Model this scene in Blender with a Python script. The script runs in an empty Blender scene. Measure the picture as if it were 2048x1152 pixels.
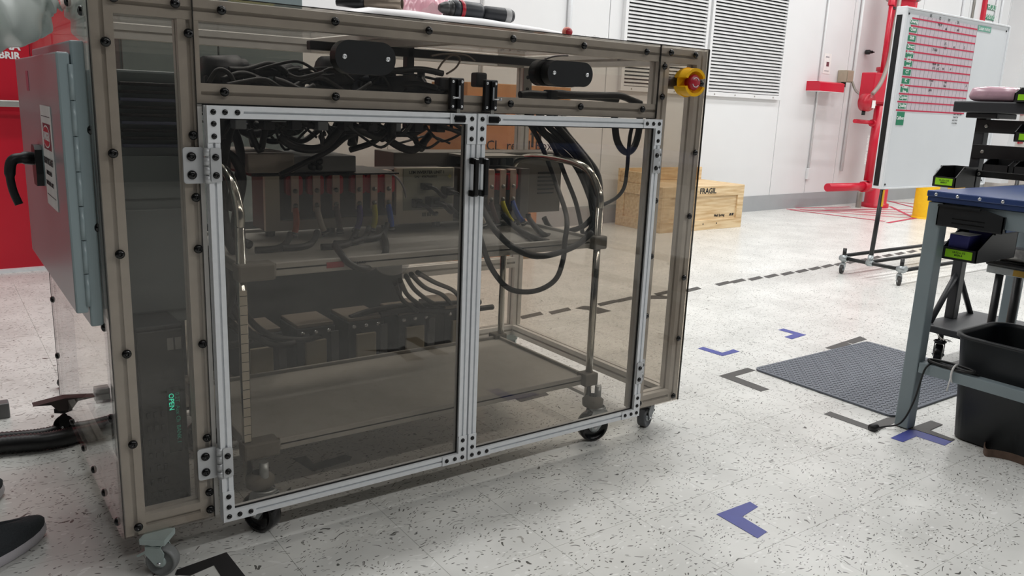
import bpy, bmesh, math, random
from mathutils import Vector, Matrix, Euler
random.seed(7)
SC = bpy.context.scene
COL = SC.collection
# ------------------------------------------------------------------ camera
F_PX, YAW, PITCH, ROLL = 1620.96, 0.629121, 0.224151, 0.0418212
CAM = Vector((-0.299364, -1.932169, 1.15))
_cy, _sy, _cp, _sp = math.cos(YAW), math.sin(YAW), math.cos(PITCH), math.sin(PITCH)
_fwd = Vector((_sy*_cp, _cy*_cp, -_sp)); _r = Vector((_cy, -_sy, 0)); _u = _r.cross(_fwd)
_R2 = math.cos(ROLL)*_r + math.sin(ROLL)*_u
_U2 = -math.sin(ROLL)*_r + math.cos(ROLL)*_u
cd = bpy.data.cameras.new('camera'); cam = bpy.data.objects.new('camera', cd); COL.objects.link(cam)
cd.sensor_width = 36; cd.lens = F_PX/2048*36; cd.clip_start = 0.02; cd.clip_end = 100
m = Matrix((_R2, _U2, -_fwd)).transposed().to_4x4(); m.translation = CAM
cam.matrix_world = m
SC.camera = cam
# ------------------------------------------------------------------ exposure, world, lamps
SC.view_settings.view_transform = 'Standard'; SC.view_settings.look = 'None'
SC.view_settings.gamma = 1; SC.view_settings.use_curve_mapping = False
SC.view_settings.exposure = 0.0
SC.cycles.transparent_max_bounces = 32
SC.cycles.max_bounces = 8; SC.cycles.diffuse_bounces = 4; SC.cycles.glossy_bounces = 4
SC.cycles.sample_clamp_indirect = 4
wd = bpy.data.worlds.new('world'); SC.world = wd; wd.use_nodes = True
wd.node_tree.nodes['Background'].inputs[0].default_value = (0.75, 0.8, 0.85, 1)
wd.node_tree.nodes['Background'].inputs[1].default_value = 0.3
LAMP_W = 62
LAMPS = [(x, y) for y in (-4.2, 0.6, 2.6) for x in (0.4, 3.6, 6.8, 10.0, 13.2)]
def lamp_power(x, y):
    k = 1.0 if x > 2 else (0.5 if y < 1 else 1.15)
    if y < -2: k *= 1.25
    elif y < 1: k *= 1.08
    else: k *= .8
    return LAMP_W*k
for (x, y) in LAMPS:
    ld = bpy.data.lights.new('strip_light', 'AREA'); ld.shape = 'RECTANGLE'; ld.size = 2.4; ld.size_y = 0.22
    ld.energy = lamp_power(x, y); ld.color = (1, 0.995, 0.985)
    lo = bpy.data.objects.new('strip_light', ld); lo.location = (x, y, 4.42); COL.objects.link(lo)

# ------------------------------------------------------------------ pixel -> place on a real plane
def ray(u, v):
    a, b = (u-1024)/F_PX, -(v-576)/F_PX
    return _R2*a + _U2*b + _fwd
def PX(u, v, x=None, y=None, z=None):
    d = ray(u, v)
    t = (x-CAM.x)/d.x if x is not None else (y-CAM.y)/d.y if y is not None else (z-CAM.z)/d.z
    return CAM + d*t
# ------------------------------------------------------------------ materials
def lin(c):
    c = c/255
    return c/12.92 if c <= .04045 else ((c+.055)/1.055)**2.4
def rgb(*c): return (lin(c[0]), lin(c[1]), lin(c[2]), 1)
MATS = {}
def mat(name, c, rough=.5, metal=0, noise=0, nscale=20, bump=0, emit=0, spec=.5, coat=0):
    if name in MATS: return MATS[name]
    m = bpy.data.materials.new(name); m.use_nodes = True
    nt = m.node_tree; b = nt.nodes['Principled BSDF']
    col = rgb(*c)
    b.inputs['Base Color'].default_value = col; b.inputs['Roughness'].default_value = rough
    b.inputs['Metallic'].default_value = metal; b.inputs['Specular IOR Level'].default_value = spec
    b.inputs['Coat Weight'].default_value = coat
    tc = nt.nodes.new('ShaderNodeTexCoord'); n = nt.nodes.new('ShaderNodeTexNoise')
    n.inputs['Scale'].default_value = nscale; n.inputs['Detail'].default_value = 4
    nt.links.new(tc.outputs['Object'], n.inputs['Vector'])
    k = noise if noise else .06
    r = nt.nodes.new('ShaderNodeValToRGB')
    r.color_ramp.elements[0].position = .3; r.color_ramp.elements[1].position = .7
    r.color_ramp.elements[0].color = [v*(1-k) for v in col[:3]]+[1]
    r.color_ramp.elements[1].color = [min(1, v*(1+k)) for v in col[:3]]+[1]
    nt.links.new(n.outputs['Fac'], r.inputs['Fac']); nt.links.new(r.outputs['Color'], b.inputs['Base Color'])
    if bump:
        bp = nt.nodes.new('ShaderNodeBump'); bp.inputs['Strength'].default_value = bump; bp.inputs['Distance'].default_value = .002
        nt.links.new(n.outputs['Fac'], bp.inputs['Height']); nt.links.new(bp.outputs['Normal'], b.inputs['Normal'])
    if emit:
        b.inputs['Emission Color'].default_value = col; b.inputs['Emission Strength'].default_value = emit
    MATS[name] = m; return m
def acrylic(name, tint, haze=.03, ior=1.49):
    """tinted clear sheet: see-through tint, fresnel mirror, a little uneven diffuse haze"""
    m = bpy.data.materials.new(name); m.use_nodes = True; nt = m.node_tree
    for n in list(nt.nodes): nt.nodes.remove(n)
    out = nt.nodes.new('ShaderNodeOutputMaterial')
    tr = nt.nodes.new('ShaderNodeBsdfTransparent'); tr.inputs[0].default_value = tint+(1,)
    gl = nt.nodes.new('ShaderNodeBsdfGlossy'); gl.inputs['Roughness'].default_value = .015; gl.inputs[0].default_value = (1, 1, 1, 1)
    df = nt.nodes.new('ShaderNodeBsdfDiffuse'); df.inputs[0].default_value = (.5, .5, .48, 1)
    # mirror share of a clear sheet (Schlick), same from both sides
    ge = nt.nodes.new('ShaderNodeNewGeometry'); dt = nt.nodes.new('ShaderNodeVectorMath'); dt.operation = 'DOT_PRODUCT'
    nt.links.new(ge.outputs['Normal'], dt.inputs[0]); nt.links.new(ge.outputs['Incoming'], dt.inputs[1])
    def mth(op, a, b):
        q = nt.nodes.new('ShaderNodeMath'); q.operation = op
        for i, w in enumerate((a, b)):
            if w is None: continue
            if isinstance(w, (int, float)): q.inputs[i].default_value = w
            else: nt.links.new(w, q.inputs[i])
        return q.outputs[0]
    ab = mth('ABSOLUTE', dt.outputs['Value'], None); om = mth('SUBTRACT', 1.0, ab); pw = mth('POWER', om, 5.0)
    frv = mth('MULTIPLY_ADD', pw, .96)
    frv.node.inputs[2].default_value = .04
    tc = nt.nodes.new('ShaderNodeTexCoord'); no = nt.nodes.new('ShaderNodeTexNoise'); no.inputs['Scale'].default_value = 2.2
    no.inputs['Detail'].default_value = 5
    nt.links.new(tc.outputs['Object'], no.inputs['Vector'])
    mr = nt.nodes.new('ShaderNodeMapRange'); mr.inputs['From Min'].default_value = .3; mr.inputs['From Max'].default_value = .75
    mr.inputs['To Min'].default_value = haze*.4; mr.inputs['To Max'].default_value = haze*1.6
    nt.links.new(no.outputs['Fac'], mr.inputs['Value'])
    m1 = nt.nodes.new('ShaderNodeMixShader'); m2 = nt.nodes.new('ShaderNodeMixShader')
    nt.links.new(mr.outputs[0], m1.inputs[0]); nt.links.new(tr.outputs[0], m1.inputs[1]); nt.links.new(df.outputs[0], m1.inputs[2])
    nt.links.new(frv, m2.inputs[0]); nt.links.new(m1.outputs[0], m2.inputs[1]); nt.links.new(gl.outputs[0], m2.inputs[2])
    nt.links.new(m2.outputs[0], out.inputs[0])
    MATS[name] = m; return m
def film(name, col, alpha, rough=.15):
    """thin plastic film"""
    m = mat(name, col, rough); m.node_tree.nodes['Principled BSDF'].inputs['Alpha'].default_value = alpha
    return m
TINT = acrylic('smoked_acrylic', (.835, .812, .785), .007)
LIGHTT = acrylic('light_smoked_acrylic', (.865, .84, .80), .006)
EDGE = mat('acrylic_edge', (38, 38, 36), .3)
CLEAR = acrylic('clear_acrylic', (.96, .96, .95), .006)
ALU = mat('anodised_aluminium', (230, 233, 236), .42, .1, .03, 60)
ALUD = mat('profile_aluminium', (224, 221, 216), .42, .08, .05, 30)
SLOT = mat('slot_shadow_anodised', (140, 144, 146), .5, .5)
BLACK = mat('black_plastic', (20, 21, 23), .42, 0, .15, 40)
BLACKG = mat('black_gloss', (14, 14, 15), .2, 0)
RUBBER = mat('black_rubber', (22, 22, 22), .65, 0, .1, 30)
CABLE = mat('cable_black', (16, 16, 17), .5, 0, .12, 30)
CHROME = mat('chrome_tube', (200, 198, 190), .16, 1, .03)
STEEL = mat('brushed_steel', (168, 166, 160), .34, .8, .05, 50)
ZINC = mat('zinc_plate', (176, 182, 184), .38, .7, .08, 40)
SCREW = mat('bright_screw', (220, 222, 224), .25, .8)
GREYP = mat('grey_green_paint', (146, 162, 166), .3, 0, .02, 3, spec=.6)
BENCHG = mat('bench_grey_paint', (134, 147, 152), .45, 0, .04, 12)
REDP = mat('fire_red_paint', (196, 22, 50), .35, 0, .06, 4)
REDD = mat('red_door_paint', (190, 12, 40), .38, 0, .04, 3)
WHITEP = mat('white_paint', (221, 222, 223), .5, 0, .015, 2)
PAPER = mat('white_paper', (232, 230, 228), .6)
WOOD = None
YEL = mat('yellow_plastic', (240, 182, 12), .32, 0, .04)
YELP = mat('yellow_paint', (244, 190, 14), .45, 0, .05)
LIME = mat('lime_label', (158, 226, 30), .5)
REDM = mat('red_button', (178, 30, 48), .35)
CREAM = mat('cream_panel', (236, 226, 206), .5, .1, .04, 8)
GREENL = mat('green_label', (28, 128, 92), .5)
REDT = mat('red_line', (196, 36, 74), .5)
GREYL = mat('thin_grey_line', (150, 148, 152), .6)
INK = mat('black_ink', (30, 30, 32), .6)
WINK = mat('white_ink', (236, 236, 236), .6)
TAPEK = mat('dark_tape', (72, 70, 68), .55, 0, .08, 20)
TAPEB = mat('blue_tape', (66, 74, 150), .45, 0, .08, 20)
def wood_mat():
    m = mat('pale_pine', (222, 196, 152), .6); nt = m.node_tree; b = nt.nodes['Principled BSDF']
    tc = nt.nodes.new('ShaderNodeTexCoord'); mp = nt.nodes.new('ShaderNodeMapping'); mp.inputs['Scale'].default_value = (1.2, 14, 14)
    w = nt.nodes.new('ShaderNodeTexNoise'); w.inputs['Scale'].default_value = 3; w.inputs['Detail'].default_value = 8
    r = nt.nodes.new('ShaderNodeValToRGB')
    r.color_ramp.elements[0].position = .3; r.color_ramp.elements[0].color = rgb(196, 160, 112)
    r.color_ramp.elements[1].position = .62; r.color_ramp.elements[1].color = rgb(228, 204, 164)
    nt.links.new(tc.outputs['Object'], mp.inputs[0]); nt.links.new(mp.outputs[0], w.inputs['Vector'])
    nt.links.new(w.outputs['Fac'], r.inputs[0]); nt.links.new(r.outputs[0], b.inputs['Base Color'])
    return m
WOOD = wood_mat()
CARD = mat('brown_cardboard', (186, 128, 90), .75, 0, .08, 6)
def floor_mat():
    m = bpy.data.materials.new('speckled_vinyl'); m.use_nodes = True; nt = m.node_tree; L = nt.links
    b = nt.nodes['Principled BSDF']; b.inputs['Roughness'].default_value = .3; b.inputs['Specular IOR Level'].default_value = .45
    geo = nt.nodes.new('ShaderNodeNewGeometry')
    base = nt.nodes.new('ShaderNodeTexNoise'); base.inputs['Scale'].default_value = 3.5; base.inputs['Detail'].default_value = 6
    L.new(geo.outputs['Position'], base.inputs['Vector'])
    br = nt.nodes.new('ShaderNodeValToRGB'); br.color_ramp.elements[0].color = rgb(208, 208, 204); br.color_ramp.elements[1].color = rgb(226, 226, 222)
    br.color_ramp.elements[0].position = .35; br.color_ramp.elements[1].position = .65
    L.new(base.outputs['Fac'], br.inputs[0]); prev = br.outputs[0]
    warp = nt.nodes.new('ShaderNodeTexNoise'); warp.inputs['Scale'].default_value = 9
    L.new(geo.outputs['Position'], warp.inputs['Vector'])
    wa = nt.nodes.new('ShaderNodeVectorMath'); wa.operation = 'MULTIPLY_ADD'; wa.inputs[1].default_value = (.12, .12, 0)
    L.new(warp.outputs['Color'], wa.inputs[0]); L.new(geo.outputs['Position'], wa.inputs[2])
    for (rot, sx, sy, thr, gate, colr) in ((.35, 36, 92, .17, .87, (84, 84, 80)), (1.5, 48, 120, .18, .89, (100, 99, 95)), (-1.1, 42, 104, .17, .89, (92, 91, 87)),
                                     (-.4, 44, 130, .18, .87, (112, 110, 105)), (.9, 60, 120, .2, .88, (160, 158, 153)), (.1, 30, 60, .2, .8, (232, 232, 229))):
        mp = nt.nodes.new('ShaderNodeMapping'); mp.inputs['Rotation'].default_value = (0, 0, rot); mp.inputs['Scale'].default_value = (sx, sy, 0)
        L.new(wa.outputs[0], mp.inputs[0])
        v = nt.nodes.new('ShaderNodeTexVoronoi'); v.inputs['Scale'].default_value = 1; v.voronoi_dimensions = '2D'
        L.new(mp.outputs[0], v.inputs['Vector'])
        lt = nt.nodes.new('ShaderNodeMath'); lt.operation = 'LESS_THAN'; lt.inputs[1].default_value = thr; L.new(v.outputs['Distance'], lt.inputs[0])
        sep = nt.nodes.new('ShaderNodeSeparateColor'); L.new(v.outputs['Color'], sep.inputs[0])
        g = nt.nodes.new('ShaderNodeMath'); g.operation = 'GREATER_THAN'; g.inputs[1].default_value = gate; L.new(sep.outputs[0], g.inputs[0])
        mu = nt.nodes.new('ShaderNodeMath'); mu.operation = 'MULTIPLY'; L.new(lt.outputs[0], mu.inputs[0]); L.new(g.outputs[0], mu.inputs[1])
        mx = nt.nodes.new('ShaderNodeMix'); mx.data_type = 'RGBA'
        L.new(mu.outputs[0], mx.inputs[0]); L.new(prev, mx.inputs[6]); mx.inputs[7].default_value = rgb(*colr); prev = mx.outputs[2]
    L.new(prev, b.inputs['Base Color'])
    MATS['floor'] = m; return m
FLOOR = floor_mat()
# ------------------------------------------------------------------ mesh helpers
class MB:
    def __init__(s): s.bm = bmesh.new()
    def box(s, x0, x1, y0, y1, z0, z1, M=None, bev=0):
        n0 = len(s.bm.verts)
        r = bmesh.ops.create_cube(s.bm, size=1)
        vs = r['verts']
        for v in vs:
            v.co = Vector(((x0+x1)/2+v.co.x*(x1-x0), (y0+y1)/2+v.co.y*(y1-y0), (z0+z1)/2+v.co.z*(z1-z0)))
        if bev:
            es = {e for v in vs for e in v.link_edges}
            rb = bmesh.ops.bevel(s.bm, geom=list(es), offset=bev, segments=2, affect='EDGES', profile=.5)
            vs = [v for v in rb['verts']]
            vs = list({v for f in rb['faces'] for v in f.verts} | set(v for v in vs))
        if M is not None:
            for v in set(vs): v.co = M @ v.co
        return s
    def prism(s, pts, a, b, axis='z', M=None):
        """extrude a 2D polygon from a to b along an axis"""
        def P(p, t): return Vector((p[0], p[1], t)) if axis == 'z' else Vector((p[0], t, p[1])) if axis == 'y' else Vector((t, p[0], p[1]))
        A = [P(p, a) for p in pts]; B = [P(p, b) for p in pts]
        if M is not None: A = [M @ v for v in A]; B = [M @ v for v in B]
        va = [s.bm.verts.new(v) for v in A]; vb = [s.bm.verts.new(v) for v in B]; n = len(pts)
        fs = [s.bm.faces.new(va), s.bm.faces.new(vb[::-1])]
        for i in range(n): fs.append(s.bm.faces.new((va[i], vb[i], vb[(i+1) % n], va[(i+1) % n])))
        bmesh.ops.recalc_face_normals(s.bm, faces=fs)
        return s
    def tube(s, pts, r, seg=10, closed=False, cap=True):
        pts = [Vector(p) for p in pts]; n = len(pts); rings = []
        if isinstance(r, (int, float)): r = [r]*n
        t0 = (pts[1]-pts[0]).normalized()
        up = Vector((0, 0, 1)) if abs(t0.z) < .9 else Vector((1, 0, 0))
        nrm = (up - t0*up.dot(t0)).normalized(); fs = []
        for i in range(n):
            if closed: t = pts[(i+1) % n]-pts[i-1]
            else: t = pts[min(i+1, n-1)]-pts[max(i-1, 0)]
            if t.length < 1e-9: t = t0
            t.normalize(); nrm = nrm - t*nrm.dot(t)
            nrm = nrm.normalized() if nrm.length > 1e-6 else t.orthogonal().normalized()
            bn = t.cross(nrm)
            rings.append([s.bm.verts.new(pts[i]+(nrm*math.cos(2*math.pi*k/seg)+bn*math.sin(2*math.pi*k/seg))*r[i]) for k in range(seg)])
        for i in range(n if closed else n-1):
            A, B = rings[i], rings[(i+1) % n]
            for k in range(seg):
                f = s.bm.faces.new((A[k], A[(k+1) % seg], B[(k+1) % seg], B[k])); f.smooth = True; fs.append(f)
        if cap and not closed:
            fs.append(s.bm.faces.new(rings[0][::-1])); fs.append(s.bm.faces.new(rings[-1]))
        bmesh.ops.recalc_face_normals(s.bm, faces=fs)
        return s
    def lathe(s, prof, M=None, seg=20):
        """prof: list of (r, h) round +z"""
        M = M or Matrix(); rings = []; fs = []
        for (r, h) in prof:
            if r < 1e-6: rings.append([s.bm.verts.new(M @ Vector((0, 0, h)))])
            else: rings.append([s.bm.verts.new(M @ Vector((r*math.cos(2*math.pi*k/seg), r*math.sin(2*math.pi*k/seg), h))) for k in range(seg)])
        for A, B in zip(rings, rings[1:]):
            for k in range(seg):
                if len(A) == 1 and len(B) == 1: continue
                if len(A) == 1: f = s.bm.faces.new((A[0], B[(k+1) % seg], B[k]))
                elif len(B) == 1: f = s.bm.faces.new((A[k], A[(k+1) % seg], B[0]))
                else: f = s.bm.faces.new((A[k], A[(k+1) % seg], B[(k+1) % seg], B[k]))
                f.smooth = True; fs.append(f)
        bmesh.ops.recalc_face_normals(s.bm, faces=fs)
        return s
def rotto(d):
    return Vector(d).to_track_quat('Z', 'Y').to_matrix().to_4x4()
def at(loc, d=(0, 0, 1)): return Matrix.Translation(loc) @ rotto(d)
ROOT = {}
def mesh_of(mb, name, smooth=False):
    me = bpy.data.meshes.new(name); mb.bm.to_mesh(me); mb.bm.free(); return me
def obj(name, mb, m, parent=None, label=None, **kw):
    me = mesh_of(mb, name)
    return obj_me(name, me, m, parent, label, **kw)
def obj_me(name, me, m, parent=None, label=None, cat=None, group=None, kind=None, local=False, loc=None, rot=None):
    if m is not None and not me.materials: me.materials.append(m)
    o = bpy.data.objects.new(name, me); COL.objects.link(o)
    if parent is not None:
        o.parent = parent
        M = ROOT.get(parent.name, Matrix())
        if not local and loc is None: me.transform(M.inverted())
        ROOT[o.name] = M if loc is None else M
    if loc is not None:
        M = ROOT.get(parent.name, Matrix()) if parent else Matrix()
        W = Matrix.Translation(loc) @ (rot if rot is not None else Matrix())
        o.matrix_basis = M.inverted() @ W if parent else W
    if label: o['label'] = label
    if cat: o['category'] = cat
    if group: o['group'] = group
    if kind: o['kind'] = kind
    return o
def thing(name, label, cat, loc=(0, 0, 0), rotz=0, group=None):
    o = bpy.data.objects.new(name, None); COL.objects.link(o); o.empty_display_size = .1
    o.location = loc; o.rotation_euler = (0, 0, rotz); o['label'] = label; o['category'] = cat
    if group: o['group'] = group
    ROOT[o.name] = Matrix.Translation(loc) @ Euler((0, 0, rotz)).to_matrix().to_4x4()
    return o
def single(name, mb, m, label, cat, group=None, **kw):
    """a thing that is one mesh; origin put at its base"""
    me = mesh_of(mb, name); vs = me.vertices
    c = Vector((sum(v.co.x for v in vs)/len(vs), sum(v.co.y for v in vs)/len(vs), min(v.co.z for v in vs)))
    me.transform(Matrix.Translation(-c)); me.materials.append(m)
    o = bpy.data.objects.new(name, me); COL.objects.link(o); o.location = c
    o['label'] = label; o['category'] = cat
    if group: o['group'] = group
    ROOT[o.name] = Matrix.Translation(c)
    return o
def copy_tree(o, loc, rotz=None, label=None, parent=None):
    c = o.copy(); COL.objects.link(c)
    if parent is None:
        c.location = loc
        if rotz is not None: c.rotation_euler = (0, 0, rotz)
        if label: c['label'] = label
    else: c.parent = parent
    for ch in o.children: copy_tree(ch, None, parent=c)
    return c
def struct(name, mb, m, parent=None):
    o = obj(name, mb, m, parent)
    if parent is None: o['kind'] = 'structure'
    return o
def smooth_path(pts, n=8, closed=False):
    pts = [Vector(p) for p in pts]; out = []; N = len(pts)
    for i in range(N if closed else N-1):
        if closed: p0, p1, p2, p3 = pts[i-1], pts[i], pts[(i+1) % N], pts[(i+2) % N]
        else: p0, p1, p2, p3 = pts[max(i-1, 0)], pts[i], pts[i+1], pts[min(i+2, N-1)]
        for k in range(n):
            t = k/n
            out.append(.5*((2*p1)+(-p0+p2)*t+(2*p0-5*p1+4*p2-p3)*t*t+(-p0+3*p1-3*p2+p3)*t*t*t))
    if not closed: out.append(pts[-1])
    return out
def text(name, s, size, M, m, parent=None, align='CENTER', ext=.0003, label=None, bold=0):
    """flat lettering as a mesh; M places it (text x to M's x, text y to M's y)"""
    cu = bpy.data.curves.new(name, 'FONT'); cu.body = s; cu.size = size; cu.align_x = align; cu.align_y = 'CENTER'; cu.extrude = ext
    cu.offset = bold; cu.resolution_u = 2
    t = bpy.data.objects.new(name, cu); COL.objects.link(t)
    bpy.context.view_layer.update()
    me = bpy.data.meshes.new_from_object(t.evaluated_get(bpy.context.evaluated_depsgraph_get()))
    bpy.data.objects.remove(t); bpy.data.curves.remove(cu)
    me.transform(M); me.name = name; me.materials.clear()
    return obj_me(name, me, m, parent, label)
def frame(o, xd, yd):
    """matrix with origin o, text x along xd, text y along yd"""
    xd, yd = Vector(xd).normalized(), Vector(yd).normalized(); zd = xd.cross(yd)
    M = Matrix((xd, yd, zd)).transposed().to_4x4(); M.translation = Vector(o); return M
def rail_profile(w, s=None, t=None):
    h = w/2; s = s or w*.1; t = t or w*.22
    q = [(-h, -h), (-s, -h), (-s, -h+t), (s, -h+t), (s, -h), (h, -h), (h, -s), (h-t, -s), (h-t, s), (h, s),
         (h, h), (s, h), (s, h-t), (-s, h-t), (-s, h), (-h, h), (-h, s), (-h+t, s), (-h+t, -s), (-h, -s)]
    return q
def rail(p0, p1, w=.045):
    """T-slot aluminium profile between two points along an axis"""
    p0, p1 = Vector(p0), Vector(p1); mb = MB(); d = p1-p0
    q = rail_profile(w)
    if abs(d.x) > max(abs(d.y), abs(d.z)): mb.prism([(p0.y+a, p0.z+b) for a, b in q], p0.x, p1.x, 'x')
    elif abs(d.y) > abs(d.z): mb.prism([(p0.x+a, p0.z+b) for a, b in q], p0.y, p1.y, 'y')
    else: mb.prism([(p0.x+a, p0.y+b) for a, b in q], p0.z, p1.z, 'z')
    return mb
def rrect(x0, x1, y0, y1, r, n=5):
    o = []
    for (cx, cy, a0) in ((x1-r, y1-r, 0), (x0+r, y1-r, 90), (x0+r, y0+r, 180), (x1-r, y0+r, 270)):
        for k in range(n+1):
            a = math.radians(a0+90*k/n); o.append((cx+r*math.cos(a), cy+r*math.sin(a)))
    return o
def circ(cx, cy, r, n=24, a0=0, a1=360): return [(cx+r*math.cos(math.radians(a0+(a1-a0)*k/n)), cy+r*math.sin(math.radians(a0+(a1-a0)*k/n))) for k in range(n)]
# ================================================================== THE ROOM
XT0, YT0, TS, NX, NY = -0.557, -1.35, 0.305, 16, 16
XT1, YT1 = XT0+TS*NX, YT0+TS*NY
mb = MB()
def quad(mb, x0, x1, y0, y1, z):
    v = [mb.bm.verts.new(p) for p in ((x0, y0, z), (x1, y0, z), (x1, y1, z), (x0, y1, z))]; mb.bm.faces.new(v)
X0, X1, Y0, Y1 = -7, 17, -9, 4.8
quad(mb, X0, XT0, Y0, Y1, 0); quad(mb, XT1, X1, Y0, Y1, 0); quad(mb, XT0, XT1, Y0, YT0, 0); quad(mb, XT0, XT1, YT1, Y1, 0)
mb.box(X0, X1, Y0, Y1, -.12, -.004)
floor = struct('floor', mb, FLOOR)
mb = MB(); g = .0005
mb.box(g, TS-g, g, TS-g, -.0039, 0)
tme = mesh_of(mb, 'floor_tile'); tme.materials.append(FLOOR)
for i in range(NX):
    for j in range(NY):
        obj_me('floor_tile', tme, None, floor, loc=(XT0+i*TS, YT0+j*TS, 0))
WA = math.atan(.045)
WM = Matrix.Translation((0, 3.93, 0)) @ Euler((0, 0, WA)).to_matrix().to_4x4()   # frame of the back wall: x along it, y into it
def wobj(name, mb, m, parent=None):
    mb.bm.transform(WM)
    return struct(name, mb, m, parent)
def wp(u, v, off=0):
    """pixel -> wall frame (x, z)"""
    n = Vector((-.045, 1, 0)).normalized(); d = ray(u, v)
    t = (n.dot(Vector((0, 3.93, 0)))-off-n.dot(CAM))/n.dot(d); p = WM.inverted() @ (CAM+d*t); return p.x, p.z
mb = MB(); mb.box(-7, 17.2, 0, .2, 0, 5.2)
wall = wobj('wall_back', mb, WHITEP)
# vertical wall sheets with narrow joints
seams = [-7, .45, 1.83, 2.75, 3.63, 4.6, 5.15, 8.05, 8.8, 9.45, 11.2, 12.6, 14, 17.1]
for a, b in zip(seams, seams[1:]):
    mb = MB(); mb.box(a+.006, b-.006, -.012, -.001, .16, 5.15); wobj('wall_panel', mb, WHITEP, wall)
mb = MB(); mb.box(-7, 17, -.02, -.0005, 0, .185)
wobj('baseboard_back', mb, mat('grey_base_coving', (160, 163, 166), .5, 0, .04, 5))
dark = mat('hall_far_paint', (56, 61, 68), .7)
mb = MB(); mb.box(-7.2, -7, -9, 3.8, 0, 5.2); struct('wall_left', mb, dark)
mb = MB(); mb.box(17, 17.2, -9, 4.7, 0, 5.2); struct('wall_right', mb, WHITEP)
mb = MB(); mb.box(-7.2, 17.2, -9.2, -9, 0, 5.2); struct('wall_front', mb, dark)
mb = MB(); mb.box(-7.2, 17.2, -9.2, 4.9, 5.15, 5.3); struct('ceiling', mb, mat('ceiling_paint', (150, 150, 148), .8))
# light fittings
lf = None
for (x, y) in LAMPS:
    if lf is None:
        lf = thing('ceiling_light', 'long white strip light fitting hung under the ceiling', 'light', (x, y, 4.44), 0, 'strip lights over the hall')
        mb = MB(); mb.box(x-1.25, x+1.25, y-.14, y+.14, 4.445, 4.52, bev=.01); obj('housing', mb, WHITEP, lf)
        for s in (-1, 1):
            mb = MB(); mb.tube([(x+s, y, 4.52), (x+s, y, 5.15)], .006, 6); obj('hanger', mb, STEEL, lf)
    else: copy_tree(lf, (x, y, 4.44))
# ---- red door at left
DM = WM
mb = MB(); mb.box(-1.6, .29, -.05, -.013, 0.0, 2.2)
door = wobj('door_1', mb, REDD)
mb = MB(); mb.box(-1.7, -1.6, -.07, -.013, 0, 2.3); mb.box(.3, .4, -.07, -.013, 0, 2.3); mb.box(-1.7, .4, -.07, -.013, 2.2, 2.3)
wobj('door_frame', mb, REDD, door)
mb = MB(); mb.box(-1.5, .26, -.12, -.08, 1.005, 1.045, bev=.006); mb.box(-.2, -.1, -.1, -.05, .99, 1.06)
wobj('push_bar', mb, mat('push_bar_steel', (176, 176, 172), .35, .5), door)
mb = MB(); mb.box(-1.7, .4, -.09, -.02, 0.0, .02); wobj('threshold', mb, ALU, door)
mb = MB(); mb.box(.4, .62, -.035, -.013, 0, 2.3, bev=.004)
wobj('trim_1', mb, WHITEP)
def wtext(name, s, size, x, z, off, m, parent=None, align='RIGHT', bold=0):
    M = WM @ frame((x, -off, z), (1, 0, 0), (0, 0, 1)); return text(name, s, size, M, m, parent, align, bold=bold)
x_, z_ = wp(40, 98, .052); wtext('lettering', 'ALARMA', .062, x_, z_+.012, .052, WINK, door, bold=.0025)
x_, z_ = wp(40, 109, .052); wtext('lettering', 'PARA ABRIR', .055, x_, z_-.01, .052, WINK, door, bold=.002)
# ---- grey cabinet against the wall behind the enclosure
def wthing(name, label, cat, x, y, z, group=None):
    p = WM @ Vector((x, y, z)); return thing(name, label, cat, p, WA, group)
def wpart(name, mb, m, parent): mb.bm.transform(WM); return obj(name, mb, m, parent)
cb = wthing('storage_cabinet', 'tall grey green steel cabinet seen through smoked panels behind the machine', 'cabinet', 1.2, -.35, 0)
CABG = mat('cabinet_grey', (98, 110, 112), .45)
mb = MB(); mb.box(.66, 1.8, -.55, -.04, .05, 2.0, bev=.008); wpart('body', mb, CABG, cb)
for a in (.67, 1.235):
    mb = MB(); mb.box(a, a+.555, -.57, -.551, .08, 1.97, bev=.004); wpart('door', mb, CABG, cb)
mb = MB(); mb.box(1.19, 1.21, -.6, -.571, .95, 1.12, bev=.004); wpart('handle', mb, STEEL, cb)
mb = MB(); mb.box(.68, 1.78, -.52, -.06, 0, .05); wpart('plinth', mb, BLACK, cb)
mb = MB(); mb.box(1.3, 1.6, -.5715, -.5705, .985, 1.01); wpart('label_strip', mb, mat('yellow_strip', (226, 214, 50), .5), cb)
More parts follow.
